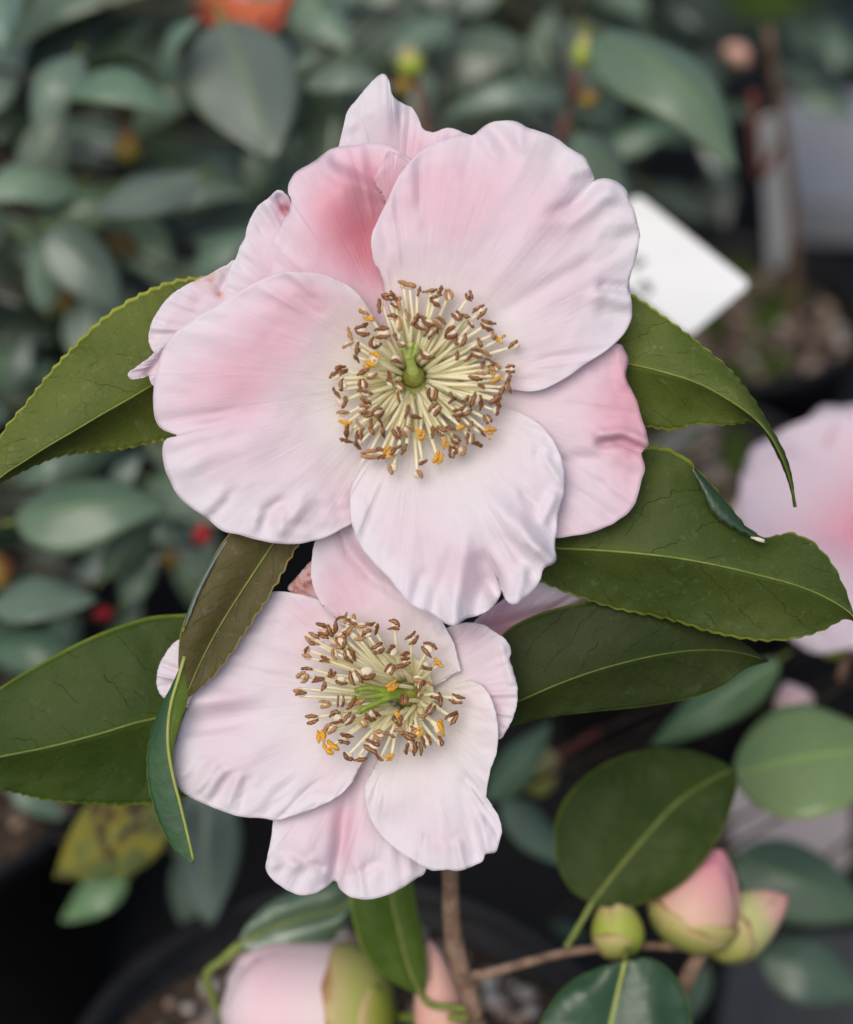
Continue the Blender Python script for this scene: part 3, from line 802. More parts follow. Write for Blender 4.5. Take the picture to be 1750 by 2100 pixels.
# bottom petal
petal(bloom, (860, 800), [(800, 850), (765, 895), (745, 935), (730, 970), (721, 1005), (718, 1040), (721, 1072), (732, 1104), (748, 1132), (770, 1158), (795, 1182), (815, 1208), (836, 1234), (862, 1250), (886, 1258), (904, 1272), (922, 1282), (940, 1280), (958, 1268), (984, 1260), (1006, 1248), (1022, 1230), (1030, 1206), (1036, 1222), (1044, 1236), (1056, 1240), (1072, 1230), (1092, 1212), (1108, 1190), (1114, 1168), (1132, 1158), (1142, 1146), (1138, 1120), (1142, 1085), (1144, 1060), (1154, 1030), (1160, 995), (1156, 955), (1146, 925), (1128, 894), (1104, 868), (1074, 850), (1040, 836), (990, 815), (930, 800)],
      [(860, 800, 0), (745, 935, 34), (718, 1040, 48), (750, 1135, 56), (850, 1245, 70), (925, 1280, 84), (1010, 1245, 74), (1030, 1206, 52), (1056, 1238, 86), (1140, 1150, 74), (1148, 1060, 56), (1158, 980, 50), (1110, 870, 44), (1030, 835, 26), (880, 930, 30), (860, 1060, 58), (1000, 1000, 52), (940, 1140, 74), (1060, 1080, 72), (1100, 980, 58), (1010, 1140, 64)],
      .12, [(960, 1150, 100, .05), (800, 1000, 90, .03), (1060, 1180, 70, .06), (900, 1000, 120, -.04)],
      [('S', [(1000, 1120), (1010, 1150), (1026, 1185), (1030, 1210)], -16, 9), ('R', [(985, 1000), (1040, 1060), (1100, 1125)], 13, 26), ('R', [(960, 1080), (945, 1180), (930, 1280)], 13, 16), ('R', [(930, 1120), (905, 1200), (885, 1255)], -8, 14), ('R', [(990, 1120), (985, 1200), (975, 1262)], -9, 14), ('r', [(1075, 1165), (1060, 1232)], 8, 9), ('r', [(1115, 1065), (1135, 1020)], 7, 12), ('r', [(1125, 950), (1150, 990)], 5, 9), ('r', [(1085, 1110), (1130, 1150)], 7, 10), ('r', [(865, 1180), (850, 1235)], -5, 10), ('r', [(1000, 1190), (1020, 1225)], -6, 12)],
      C1, 165, .66, seed=20, wr=3.0, creases=18, cramp=3.4)

# stamen tips of the upper bloom
T1 = [(700,140),(750,145),(810,165),(920,185),(975,155),(1065,195),(960,240),(1235,200),(570,208),(635,200),(630,265),(690,260),(530,285),(1320,330),(380,305),(415,360),(600,385),(700,365),(765,390),(640,430),(840,425),(915,400),(980,420),(1000,465),(1140,370),(1200,385),(1260,425),(1380,430),(360,475),(530,505),(245,525),(230,585),(475,580),(490,620),(650,530),(690,575),(905,505),(1085,510),(1160,560),(1295,590),(1440,510),(1490,550),(1605,610),(345,635),(320,700),(450,725),(885,660),(910,710),(640,715),(1150,690),(1210,695),(1300,670),(1370,685),(1330,760),(1345,805),(1395,755),(1435,785),(1570,800),(195,810),(165,870),(395,780),(375,830),(430,835),(595,860),(580,925),(1275,880),(1335,930),(1440,855),(1520,875),(170,970),(230,915),(365,920),(660,955),(680,1020),(935,1000),(1540,945),(1490,980),(185,1065),(380,1005),(390,1060),(1105,1000),(1185,1025),(1290,1055),(1105,1070),(1440,1050),(1490,1050),(1430,1130),(370,1120),(400,1150),(490,1145),(205,1180),(225,1245),(735,1150),(785,1165),(955,1130),(1140,1150),(1110,1220),(1190,1140),(1380,1205),(360,1235),(415,1255),(260,1300),(230,1360),(495,1250),(550,1305),(640,1320),(725,1295),(840,1320),(945,1310),(1005,1295),(1075,1300),(1150,1255),(1255,1270),(1325,1320),(1400,1325),(340,1350),(355,1390),(425,1310),(1125,1370),(1240,1365),(1295,1385),(415,1490),(505,1490),(550,1540),(580,1475),(650,1470),(720,1455),(1050,1405),(1105,1430),(1155,1455),(1095,1480),(615,1600),(850,1545),(975,1520),(810,1660)]
SQ = 1750 / 1825
T1 = [((680 + x * 460 / 1750) * SQ, (580 + y * 460 / 1750) * SQ) for x, y in T1]
stamens(bloom, T1, (850, 778), 8, (14, 10), lambda u, v, r: 74 + 34 * max(0, 1 - (r / 200) ** 2), 21, (1, .1))

def stamen_tube(parent, bu, bv, hb, axis, r0=30, r1=78, hh=44):
    o_ = np.array(parent['_o']); M = Mesh(); n0, n1 = 12, 48
    W = np.zeros((n0, n1 + 1, 3))
    for i in range(n0):
        t = i / (n0 - 1)
        for k in range(n1 + 1):
            a = 2 * math.pi * k / n1
            rr = r0 + (r1 - r0) * t ** 1.3 + 2.0 * math.sin(a * 24) * t
            hhk = hb + hh * t ** .8 * (1 + .10 * math.sin(a * 24 + 1) + .08 * math.sin(a * 7))
            W[i, k] = P(bu + axis[0] * t * .45 + rr * math.cos(a), bv + axis[1] * t * .45 + rr * math.sin(a), hhk)
    sheet(M, W, .0003)
    return link('stamen_tube', M.mesh('stamen_tube', [TUBE], o_), parent, o_)
stamen_tube(bloom, 850, 780, 0, (14, 10), 28, 84, 40)

def pistil(parent, ov, rad, styles, mats, hov):
    o_ = np.array(parent['_o'])
    M = Mesh()
    c = P(ov[0], ov[1], hov)
    blob(M, c, (-FWD, RIGHT, UP), (rad * 1.25e-4, rad * 1e-4, rad * 1e-4), 0, 18, 12)
    link('ovary', M.mesh('ovary', [mats[0]], o_), parent, o_)
    M = Mesh()
    for pts, rr in styles:
        p = catmull(np.array(pts, float), 12)
        tube(M, P(p[:, 0], p[:, 1], p[:, 2]), np.interp(np.linspace(0, 1, 12), np.linspace(0, 1, len(rr)), rr) * 1e-4, 8, 0)
        e = P(*pts[-1])
        blob(M, e, (-FWD, RIGHT, UP), (rr[-1] * 1.2e-4,) * 3, 0, 8, 6)
    link('style', M.mesh('style', [mats[1]], o_), parent, o_)
pistil(bloom, (848, 772), 24, [([(848, 765, 34), (842, 742, 60), (838, 728, 72)], (13, 10, 9)),
                              ([(840, 735, 66), (832, 722, 80), (826, 714, 88)], (9, 7, 6)),
                              ([(840, 735, 66), (842, 720, 82), (842, 708, 92)], (9, 7, 6)),
                              ([(840, 735, 66), (850, 722, 80), (853, 712, 86)], (8, 6, 5))], (OVARY, STYLE), 16)
# receptacle (calyx) holding the bloom on its twig
def calyx(parent, u, v, h, r):
    o_ = np.array(parent['_o']); M = Mesh()
    blob(M, P(u, v, h), (-FWD, RIGHT, UP), (r * 1.0e-4, r * 1.1e-4, r * 1.1e-4), 0, 16, 10)
    link('calyx', M.mesh('calyx', [BUDG], o_), parent, o_)
calyx(bloom, 848, 790, -40, 55)

# ---- lower bloom
f2 = P(845, 1430, -110)
bl2 = empty('blossom', f2, plant)
bl2['label'] = 'smaller lower pale bloom turned aside, half under the upper bloom'
C2 = (815, 1425)
petal(bl2, (980, 1330), [(960, 1290), (990, 1260), (1040, 1225), (1090, 1196), (1140, 1200), (1190, 1213), (1230, 1226), (1254, 1236), (1220, 1250), (1150, 1275), (1090, 1300), (1040, 1330), (1000, 1345)],
      [(980, 1330, -150), (1254, 1236, -165), (1095, 1198, -150), (1040, 1300, -170), (1150, 1240, -172)], .22, [(1020, 1280, 70, .40), (1090, 1280, 60, .18), (1120, 1215, 50, -.05)], [('r', [(1000, 1290), (1100, 1262), (1240, 1240)], -8, 16)], C2, 60, 0, seed=30, wr=2.5, creases=2)
petal(bl2, (520, 1430), [(480, 1330), (400, 1300), (366, 1312), (345, 1332), (328, 1362), (321, 1392), (326, 1418), (342, 1436), (380, 1450), (450, 1480)],
      [(520, 1430, -110), (321, 1392, -118), (366, 1312, -112), (342, 1436, -116), (420, 1390, -104)], .14, (), [('r', [(330, 1408), (380, 1400)], -4, 8)], C2, 60, 0, seed=31, wr=2.5, creases=5)
petal(bl2, (700, 1260), [(690, 1200), (660, 1160), (640, 1150), (622, 1168), (606, 1186), (590, 1206), (606, 1220), (640, 1240), (690, 1262)],
      [(700, 1260, -100), (640, 1152, -92), (592, 1206, -90), (640, 1230, -100), (630, 1190, -84)], .45, (), [('r', [(600, 1205), (650, 1180)], 5, 8)], C2, 60, 0, seed=32, wr=3, brown=[(622, 1190, 30, 1.0), (600, 1205, 18, 1.0), (645, 1165, 22, .6)], NT_=90, NS=24)
# bottom petal with the pink crease
petal(bl2, (800, 1440), [(700, 1480), (600, 1560), (566, 1640), (560, 1690), (555, 1725), (549, 1755), (545, 1780), (556, 1800), (576, 1818), (600, 1831), (622, 1836), (646, 1832), (668, 1820), (688, 1806), (696, 1822), (716, 1838), (740, 1844), (768, 1843), (800, 1834), (830, 1818), (856, 1800), (874, 1784), (890, 1700), (880, 1560), (840, 1470)],
      [(800, 1440, -70), (600, 1560, -108), (560, 1690, -92), (546, 1780, -78), (620, 1835, -72), (688, 1808, -90), (745, 1843, -72), (830, 1818, -84), (880, 1700, -110), (700, 1650, -92), (640, 1740, -76), (760, 1740, -78), (710, 1550, -92)],
      .20, [(708, 1690, 46, .36), (705, 1760, 38, .26), (700, 1600, 50, .16), (600, 1800, 60, -.06), (780, 1800, 60, -.02), (640, 1700, 60, .06)],
      [('R', [(730, 1560), (705, 1680), (690, 1812)], -17, 17), ('r', [(660, 1780), (610, 1760)], -7, 9), ('r', [(640, 1765), (600, 1778)], 6, 9), ('r', [(720, 1800), (770, 1770)], -5, 10), ('r', [(560, 1775), (610, 1762)], 5, 8), ('r', [(735, 1780), (745, 1835)], 5, 8)],
      C2, 140, .45, seed=33, wr=3.0, creases=14, cramp=3.0, brown=[(690, 1808, 8, .6), (694, 1795, 6, .3)])
# right petal behind
petal(bl2, (850, 1430), [(860, 1360), (890, 1310), (912, 1290), (940, 1280), (965, 1276), (990, 1281), (1016, 1296), (1040, 1314), (1049, 1338), (1046, 1350), (1054, 1378), (1062, 1412), (1060, 1446), (1052, 1474), (1038, 1500), (1022, 1516), (980, 1510), (900, 1460)],
      [(850, 1430, -72), (900, 1300, -52), (990, 1282, -44), (1048, 1340, -36), (1062, 1420, -30), (1030, 1510, -34), (970, 1400, -40), (960, 1340, -34)],
      .24, [(1000, 1340, 80, .10), (930, 1330, 60, .10), (1040, 1440, 60, .02)], [('r', [(1030, 1330), (1050, 1400)], 4, 9)], C2, 130, .5, seed=34, wr=2.6, creases=12)
# left big petal
petal(bl2, (822, 1428), [(770, 1340), (725, 1290), (690, 1262), (662, 1236), (636, 1224), (600, 1216), (566, 1213), (542, 1219), (524, 1232), (505, 1256), (470, 1310), (430, 1370), (398, 1420), (378, 1470), (364, 1512), (354, 1550), (354, 1582), (362, 1608), (376, 1626), (400, 1640), (436, 1656), (470, 1668), (500, 1676), (534, 1678), (566, 1682), (592, 1676), (624, 1666), (660, 1652), (692, 1634), (716, 1612), (730, 1586), (742, 1540), (780, 1480)],
      [(822, 1428, -70), (690, 1264, -66), (560, 1214, -82), (430, 1370, -86), (356, 1560, -84), (400, 1640, -74), (560, 1682, -58), (700, 1628, -50), (742, 1540, -62), (600, 1450, -80), (480, 1480, -74), (560, 1320, -84), (700, 1400, -78), (520, 1600, -58), (640, 1570, -62)],
      .15, [(640, 1250, 70, .28), (650, 1330, 70, .16), (420, 1440, 70, .10), (500, 1500, 100, .02), (600, 1600, 120, -.06), (560, 1250, 40, -.06)],
      [('R', [(560, 1420), (480, 1430), (400, 1440)], 10, 22), ('R', [(560, 1455), (480, 1470), (400, 1480)], -9, 22), ('r', [(470, 1590), (440, 1640)], -6, 7), ('r', [(490, 1595), (468, 1650)], 6, 7), ('r', [(440, 1575), (405, 1620)], 6, 8), ('r', [(420, 1560), (385, 1600)], -5, 8), ('r', [(510, 1600), (495, 1655)], -5, 7), ('r', [(455, 1585), (425, 1630)], 5, 6), ('R', [(640, 1480), (520, 1540), (430, 1600)], 4, 26)],
      C2, 150, .55, seed=35, wr=3.2, creases=20, cramp=3.2)
# top petal, half covered
petal(bl2, (836, 1430), [(770, 1350), (720, 1300), (684, 1262), (660, 1238), (646, 1212), (638, 1180), (640, 1146), (644, 1118), (656, 1100), (680, 1086), (705, 1078), (730, 1060), (800, 1080), (850, 1180), (880, 1230), (900, 1262), (916, 1290), (930, 1318), (938, 1348), (945, 1378), (932, 1372), (926, 1386), (900, 1400)],
      [(836, 1430, -60), (684, 1264, -48), (638, 1180, -38), (650, 1104, -30), (730, 1062, -34), (800, 1080, -40), (900, 1260, -26), (942, 1375, -22), (860, 1340, -42), (780, 1260, -54), (720, 1180, -46), (830, 1200, -36)],
      .30, [(720, 1210, 70, .22), (700, 1160, 60, .08), (780, 1250, 60, .14), (900, 1330, 60, -.16), (860, 1290, 60, -.05), (680, 1120, 40, -.05)],
      [('r', [(700, 1085), (716, 1130), (760, 1180), (830, 1225)], -7, 14), ('r', [(730, 1100), (780, 1160), (850, 1215)], 6, 18)], C2, 135, .5, seed=36, wr=2.2, creases=5)
# lower right petal
petal(bl2, (846, 1440), [(870, 1420), (905, 1410), (935, 1402), (962, 1398), (984, 1404), (1002, 1422), (1014, 1450), (1021, 1482), (1022, 1516), (1017, 1548), (1006, 1580), (1000, 1610), (998, 1638), (1012, 1656), (1022, 1674), (1029, 1700), (1024, 1728), (1016, 1748), (996, 1752), (990, 1766), (970, 1776), (944, 1786), (916, 1784), (888, 1786), (860, 1772), (832, 1756), (806, 1738), (782, 1714), (764, 1688), (752, 1656), (748, 1626), (754, 1598), (770, 1570), (795, 1520)],
      [(846, 1440, -66), (935, 1402, -34), (1000, 1425, -10), (1022, 1500, -4), (1000, 1620, -16), (1028, 1700, -6), (930, 1784, -14), (810, 1740, -36), (750, 1630, -44), (780, 1560, -52), (900, 1540, -44), (900, 1640, -26), (950, 1500, -30), (900, 1720, -16)],
      .07, [(800, 1680, 70, .07), (900, 1750, 90, .06), (1000, 1500, 60, .03)],
      [('R', [(940, 1560), (960, 1680), (978, 1752)], -6, 14), ('R', [(900, 1580), (905, 1690), (910, 1780)], 5, 16), ('r', [(985, 1680), (1000, 1745)], 5, 8), ('r', [(940, 1730), (950, 1780)], 5, 8), ('r', [(870, 1720), (860, 1765)], -4, 8), ('r', [(1000, 1640), (960, 1600)], -6, 14)],
      C2, 150, .62, seed=37, wr=3.0, creases=18, cramp=3.0)

T2 = [(550,190),(610,185),(660,190),(715,220),(800,210),(830,260),(1015,245),(375,280),(465,250),(460,275),(570,270),(630,300),(440,310),(385,325),(520,310),(280,350),(335,410),(545,350),(540,395),(710,370),(785,340),(1170,350),(505,440),(500,490),(620,505),(870,440),(1010,470),(1110,500),(1120,560),(1060,590),(1320,450),(1310,590),(1405,590),(235,520),(260,460),(240,615),(400,545),(200,690),(340,720),(450,670),(545,720),(670,700),(770,650),(975,630),(405,790),(990,770),(155,800),(200,870),(400,940),(530,920),(650,940),(720,940),(830,1030),(1100,900),(1235,860),(1310,780),(1380,850),(1440,900),(1575,890),(1330,985),(285,1070),(500,1065),(605,1075),(745,1115),(1020,1100),(1100,1085),(1040,1050),(1210,1130),(1260,1080),(1410,1130),(1410,1175),(1530,1060),(445,1160),(360,1230),(575,1240),(880,1210),(990,1190),(1050,1190),(1145,1220),(1230,1190),(1300,1270),(1395,1280),(450,1320),(820,1310),(620,1380),(700,1400),(900,1400),(985,1420),(1160,1330),(1225,1340),(1215,690),(1235,770)]
T2 = [((600 + x * 420 / 1750) * SQ, (1280 + y * 420 / 1750) * SQ) for x, y in T2]
stamens(bl2, T2, (828, 1424), -55, (-48, -8), lambda u, v, r: 14 + 26 * max(0, 1 - (r / 180) ** 2), 22, (1, .6))
stamen_tube(bl2, 826, 1424, -62, (-48, -8), 26, 84, 44)
pistil(bl2, (838, 1424), 24, [([(832, 1424, -30), (800, 1420, 0), (770, 1412, 14), (742, 1412, 22), (732, 1416, 24)], (10, 7, 6, 5.5, 5)),
                             ([(826, 1424, -24), (795, 1424, 2), (765, 1428, 16), (735, 1432, 26), (726, 1430, 28)], (9, 7, 6, 5, 4.5)),
                             ([(826, 1424, -24), (800, 1430, 2), (775, 1441, 18), (750, 1452, 30), (738, 1460, 32)], (9, 7, 6, 5, 4.5))], (OVARY, STYLE_D), -44)
calyx(bl2, 845, 1432, -115, 48)

# ---- leaves around the blooms (undersides towards us)
G = 1.0
leaf(plant, [(470, 575, -120), (400, 571, -100), (345, 581, -80), (290, 604, -62), (245, 630, -50), (200, 664, -40), (150, 713, -30), (100, 769, -22), (50, 834, -14), (12, 880, -8), (-20, 950, -4), (-45, 1040, 0)],
     [(480, 700, -120), (400, 742, -104), (330, 780, -90), (265, 818, -76), (205, 852, -62), (150, 885, -50), (95, 917, -38), (50, 946, -28), (10, 972, -18), (-20, 1000, -8), (-45, 1045, 0)],
     [(440, 880, -118), (390, 898, -104), (330, 903, -90), (260, 918, -80), (195, 925, -70), (125, 934, -56), (70, 955, -42), (30, 975, -28), (-5, 995, -16), (-30, 1020, -6), (-46, 1048, 0)],
     color=(1.15, 1.12, 1.0), teeth=(26, 24), tamp=6, bulge=(16, -10), wave=4, seed=40, h0=-75, ridge=85, ribr=(4, 2), label='broad olive leaf reaching out left of the upper bloom')
leaf(plant, [(1200, 580, -90), (1292, 604, -64), (1370, 656, -46), (1430, 702, -38), (1495, 757, -34), (1545, 818, -36), (1582, 878, -42), (1611, 932, -54), (1626, 985, -70), (1632, 1040, -90)],
     [(1190, 735, -104), (1285, 746, -86), (1350, 760, -74), (1430, 785, -62), (1495, 820, -54), (1548, 858, -52), (1580, 895, -54), (1604, 940, -60), (1621, 988, -72), (1631, 1040, -91)],
     [(1230, 850, -104), (1320, 872, -88), (1380, 880, -76), (1430, 868, -68), (1490, 870, -62), (1540, 866, -58), (1568, 888, -60), (1594, 934, -66), (1615, 984, -76), (1630, 1041, -92)],
     color=(1.05, 1.08, .95), teeth=(24, 20), tamp=5, bulge=(10, -8), wave=4, seed=41, ridge=66, ribr=(4, 1.5), label='olive leaf with long drooping tip right of the upper bloom')
leaf(plant, [(1080, 985, -80), (1200, 940, -72), (1330, 918, -62), (1378, 924, -50), (1415, 948, -42), (1450, 985, -40), (1490, 1030, -44), (1530, 1080, -46), (1570, 1104, -44), (1618, 1094, -36), (1662, 1110, -28), (1700, 1148, -20), (1728, 1198, -12), (1752, 1262, -4), (1762, 1300, 0)],
     [(1060, 1118, -88), (1140, 1124, -80), (1220, 1128, -74), (1300, 1134, -68), (1380, 1143, -62), (1450, 1155, -56), (1510, 1168, -50), (1570, 1183, -44), (1620, 1196, -38), (1670, 1214, -30), (1710, 1234, -22), (1740, 1254, -12), (1755, 1270, -5), (1763, 1302, 0)],
     [(1060, 1160, -92), (1120, 1195, -84), (1180, 1220, -78), (1260, 1246, -72), (1340, 1262, -66), (1400, 1277, -60), (1450, 1293, -54), (1510, 1306, -50), (1575, 1313, -44), (1640, 1306, -38), (1690, 1290, -30), (1730, 1270, -18), (1752, 1276, -8), (1764, 1304, 0)],
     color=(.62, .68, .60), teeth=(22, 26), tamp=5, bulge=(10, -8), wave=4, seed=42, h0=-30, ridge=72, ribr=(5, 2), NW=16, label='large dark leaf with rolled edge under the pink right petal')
# the rolled-over flap on that leaf's upper margin
def flap(parent, A, B, h, mats, bulge=14):
    A, B = catmull(A, 60), catmull(B, 60)
    w_ = np.linspace(0, 1, 9)
    u = A[:, None, 0] * (1 - w_) + B[:, None, 0] * w_; v = A[:, None, 1] * (1 - w_) + B[:, None, 1] * w_
    t = np.linspace(0, 1, 60)[:, None]
    ph = (t * 9) % 1
    v = v + 5 * np.where(ph < .78, ph / .78, (1 - ph) / .22) * (w_[None] > .9) * sm(0, .1, t)
    hh = A[:, None, 2] * (1 - w_) + B[:, None, 2] * w_ + bulge * np.sin(np.pi * w_)[None] * np.sin(np.pi * np.clip(t, .03, .97))
    o_ = np.array(parent['_o']); M = Mesh()
    uv = np.stack(np.broadcast_arrays(t, .5 + .49 * w_[None]), -1)
    sheet(M, P(u, v, hh), .0003, (0, 1, 2), uv)
    return link('rolled_margin', M.mesh('rolled_margin', mats, o_), parent, o_)
L3 = [c for c in plant.children if c.name.startswith('leaf')][-1]
flap(L3, [(1425, 958, -38), (1450, 985, -38), (1490, 1030, -42), (1530, 1080, -44), (1572, 1106, -42)],
     [(1422, 962, -32), (1440, 1000, -28), (1462, 1048, -28), (1500, 1078, -30), (1574, 1110, -36)], 0, [TOP, UNDER, EDGE], 8)
# a torn pale sliver hanging there
M = Mesh()
tube(M, P(np.array([1540, 1556, 1568]), np.array([1102, 1106, 1110]), np.array([-34, -28, -26])), [2e-4, 5e-4, 4e-4], 7, 0)
link('torn_sliver', M.mesh('torn_sliver', [CREAM], plant0), L3, plant0)

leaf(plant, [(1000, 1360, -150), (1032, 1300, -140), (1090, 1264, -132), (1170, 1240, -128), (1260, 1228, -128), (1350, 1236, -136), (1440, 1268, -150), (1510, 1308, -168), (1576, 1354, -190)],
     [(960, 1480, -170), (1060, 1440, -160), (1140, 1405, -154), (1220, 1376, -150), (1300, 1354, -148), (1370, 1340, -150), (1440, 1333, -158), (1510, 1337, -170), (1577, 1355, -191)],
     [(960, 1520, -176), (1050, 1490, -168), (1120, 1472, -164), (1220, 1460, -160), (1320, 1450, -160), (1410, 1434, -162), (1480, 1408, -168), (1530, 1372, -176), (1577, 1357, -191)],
     color=(.30, .34, .32), edge=EDGE_D, rib=MIDRIB_D, teeth=(0, 0), bulge=(12, -6), wave=4, seed=43, ridge=34, ribr=(3, 1.5), label='smooth leaf beside the lower bloom, painted very dark as in shade')  # shade on this leaf is put into its dark tint
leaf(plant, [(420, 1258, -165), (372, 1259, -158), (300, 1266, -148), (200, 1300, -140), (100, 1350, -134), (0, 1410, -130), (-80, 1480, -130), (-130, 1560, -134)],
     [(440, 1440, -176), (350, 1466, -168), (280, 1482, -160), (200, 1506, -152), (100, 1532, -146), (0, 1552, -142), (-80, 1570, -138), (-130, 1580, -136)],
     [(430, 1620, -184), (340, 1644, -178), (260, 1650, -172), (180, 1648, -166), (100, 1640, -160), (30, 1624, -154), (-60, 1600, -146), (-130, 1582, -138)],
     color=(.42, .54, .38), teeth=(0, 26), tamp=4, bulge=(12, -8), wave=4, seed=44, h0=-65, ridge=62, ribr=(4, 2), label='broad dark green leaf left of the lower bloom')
# the twisted brown leaf between the blooms: folded blade above, twisted tip below
brown = leaf(plant, [(540, 1020, -40), (500, 1062, -34), (462, 1104, -26), (432, 1152, -22), (404, 1204, -20), (384, 1256, -20), (370, 1300, -22), (366, 1345, -26), (368, 1385, -30), (382, 1424, -34)],
     [(620, 1030, -58), (590, 1072, -52), (556, 1122, -46), (520, 1176, -42), (486, 1228, -40), (456, 1276, -38), (430, 1322, -37), (410, 1362, -36), (394, 1398, -35), (382, 1428, -34)],
     [(680, 1020, -60), (650, 1062, -52), (608, 1118, -42), (580, 1168, -38), (548, 1224, -36), (512, 1278, -35), (474, 1336, -34), (442, 1378, -34), (412, 1408, -34), (385, 1432, -34)],
     color=(.92, .60, .95), teeth=(0, 16), tamp=6, bulge=(14, -6), wave=3, seed=45, ribr=(4, 2), label='narrow twisted brownish leaf hanging between the two blooms')
flap(brown, [(478, 1086, -28), (440, 1140, -22), (408, 1196, -19), (386, 1250, -18), (374, 1296, -20)],
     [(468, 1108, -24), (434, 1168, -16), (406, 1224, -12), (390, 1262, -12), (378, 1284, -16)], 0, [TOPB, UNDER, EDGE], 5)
def twist_tip(parent):
    C = [(379, 1346, -22), (366, 1392, -20), (352, 1440, -20), (345, 1490, -22), (346, 1540, -26), (356, 1596, -32), (370, 1650, -38), (385, 1712, -44), (398, 1768, -50)]
    A = [(377, 1352, -24), (350, 1410, -34), (325, 1460, -42), (308, 1514, -46), (302, 1575, -48), (312, 1640, -50), (336, 1706, -52), (368, 1752, -52), (396, 1772, -51)]
    B = [(381, 1352, -26), (384, 1400, -32), (386, 1432, -36), (370, 1484, -36), (357, 1540, -36), (360, 1600, -38), (372, 1652, -41), (387, 1713, -46), (399, 1769, -51)]
    u, v, h, uv, mr = leafgrid(A, C, B, NL=90, NW=8, bulge=(4, 2), wave=1.5, seed=46, teeth=(14, 0), tamp=3)
    o_ = np.array(parent['_o'])
    j = u.shape[1] // 2
    M = Mesh()
    W = P(u, v, h)
    sheet(M, W[:, :j + 1], .0004, (0, 1, 2), uv[:, :j + 1])
    sheet(M, W[:, j:], .0004, (1, 0, 2), uv[:, j:])
    lo = link('twisted_tip', M.mesh('twisted_tip', [TOP, UNDER, EDGE], o_), parent, o_, (1.3, 1.5, 1.2))
    M = Mesh()
    tube(M, P(u[::2, j], v[::2, j], h[::2, j] + 1), np.linspace(4.0, 3.0, len(u[::2, j])) * 1e-4, 6, 0)
    link('pale_edge', M.mesh('pale_edge', [EDGE], o_), parent, o_)
twist_tip(brown)

# ---- stems of the plant
h_ = -520
cord(plant, [(925, 1600, -330), (922, 1720, -460), (924, 1800, -520), (926, 1880, -540), (934, 1940, -560), (944, 1985, -570), (962, 2030, -590), (978, 2090, -620)], (17, 18, 20, 20, 22, 25, 24, 20), STEM, wob=.05)
pb = P(978, 2090, -620)
wcord(plant, [pb, pb * .5 + plant0 * .5 + [.004, 0, 0], plant0 + [0, 0, -.01]], (.0021, .0028, .0036), STEM, 'stem')
cord(plant, [(925, 1604, -334), (915, 1520, -260), (885, 1460, -190), (852, 1434, -130)], (14, 12, 11), STEM, 'branch')
cord(plant, [(920, 1540, -270), (930, 1300, -260), (900, 1000, -200), (865, 850, -130), (850, 795, -60)], (13, 12, 11, 10), STEM, 'branch')
for pts in ([(895, 960, -200), (700, 820, -160), (540, 690, -126), (478, 700, -121)], [(890, 940, -190), (1050, 800, -150), (1200, 736, -104)], [(905, 1060, -215), (980, 1110, -150), (1064, 1118, -90)],
            [(925, 1480, -265), (940, 1490, -210), (968, 1478, -172)], [(920, 1500, -250), (700, 1450, -220), (540, 1430, -195), (436, 1441, -177)], [(880, 940, -190), (740, 960, -120), (620, 1030, -60)]):
    cord(plant, pts, (8, 6, 5), GREENSTEM, 'petiole', 14, 7)
cord(plant, [(950, 2004, -575), (1000, 1996, -585), (1080, 1974, -610), (1160, 1954, -650), (1240, 1944, -700), (1330, 1940, -760), (1420, 1942, -800)], (15, 13, 12, 11, 11, 12), STEM, 'branch', wob=.05)
cord(plant, [(1478, 1880, -820), (1450, 1935, -820), (1420, 1985, -790), (1396, 2040, -760), (1370, 2120, -740), (1330, 2200, -720)], (15, 20, 22, 21, 20), STEM, 'branch')
pe = P(1330, 2200, -720)
wcord(plant, [pe, pe * .5 + plant0 * .5 + [.01, .0, -.012], plant0 + [.004, .004, -.01]], (.0018, .0022, .0026), STEM, 'branch')

# ---- leaves further down the plant, out of focus
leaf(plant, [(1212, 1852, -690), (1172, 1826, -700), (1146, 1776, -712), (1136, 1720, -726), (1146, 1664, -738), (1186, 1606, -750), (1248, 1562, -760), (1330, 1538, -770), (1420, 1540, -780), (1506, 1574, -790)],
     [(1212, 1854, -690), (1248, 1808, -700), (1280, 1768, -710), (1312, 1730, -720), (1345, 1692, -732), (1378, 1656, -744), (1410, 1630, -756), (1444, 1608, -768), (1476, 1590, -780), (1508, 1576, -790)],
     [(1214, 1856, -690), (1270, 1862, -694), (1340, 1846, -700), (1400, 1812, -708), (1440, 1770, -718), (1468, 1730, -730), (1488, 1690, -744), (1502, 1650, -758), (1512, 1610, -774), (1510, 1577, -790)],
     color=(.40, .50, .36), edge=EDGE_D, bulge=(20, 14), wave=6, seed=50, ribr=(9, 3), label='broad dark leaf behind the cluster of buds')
cord(plant, [(1216, 1850, -690), (1190, 1895, -680), (1162, 1942, -652)], (8, 8, 9), GREENSTEM, 'petiole', 10, 7)
leaf(plant, [(1280, 1972, -560), (1235, 1982, -556), (1184, 2004, -552), (1146, 2036, -548), (1122, 2070, -544), (1104, 2110, -540), (1110, 2160, -530), (1160, 2230, -520)],
     [(1282, 1972, -560), (1276, 1998, -556), (1270, 2022, -552), (1264, 2048, -548), (1258, 2076, -544), (1250, 2110, -538), (1236, 2160, -530), (1206, 2232, -520)],
     [(1284, 1972, -560), (1320, 1964, -560), (1354, 1974, -560), (1384, 2000, -558), (1404, 2030, -554), (1416, 2066, -550), (1418, 2120, -540), (1380, 2190, -526)],
     front=TOP, back=UNDER, edge=EDGE_D, rib=EDGE, color=(.9, 1.1, 1), bulge=(18, 18), wave=6, seed=51, ribr=(8, 5), label='glossy dark leaf with a pale midrib below the buds')
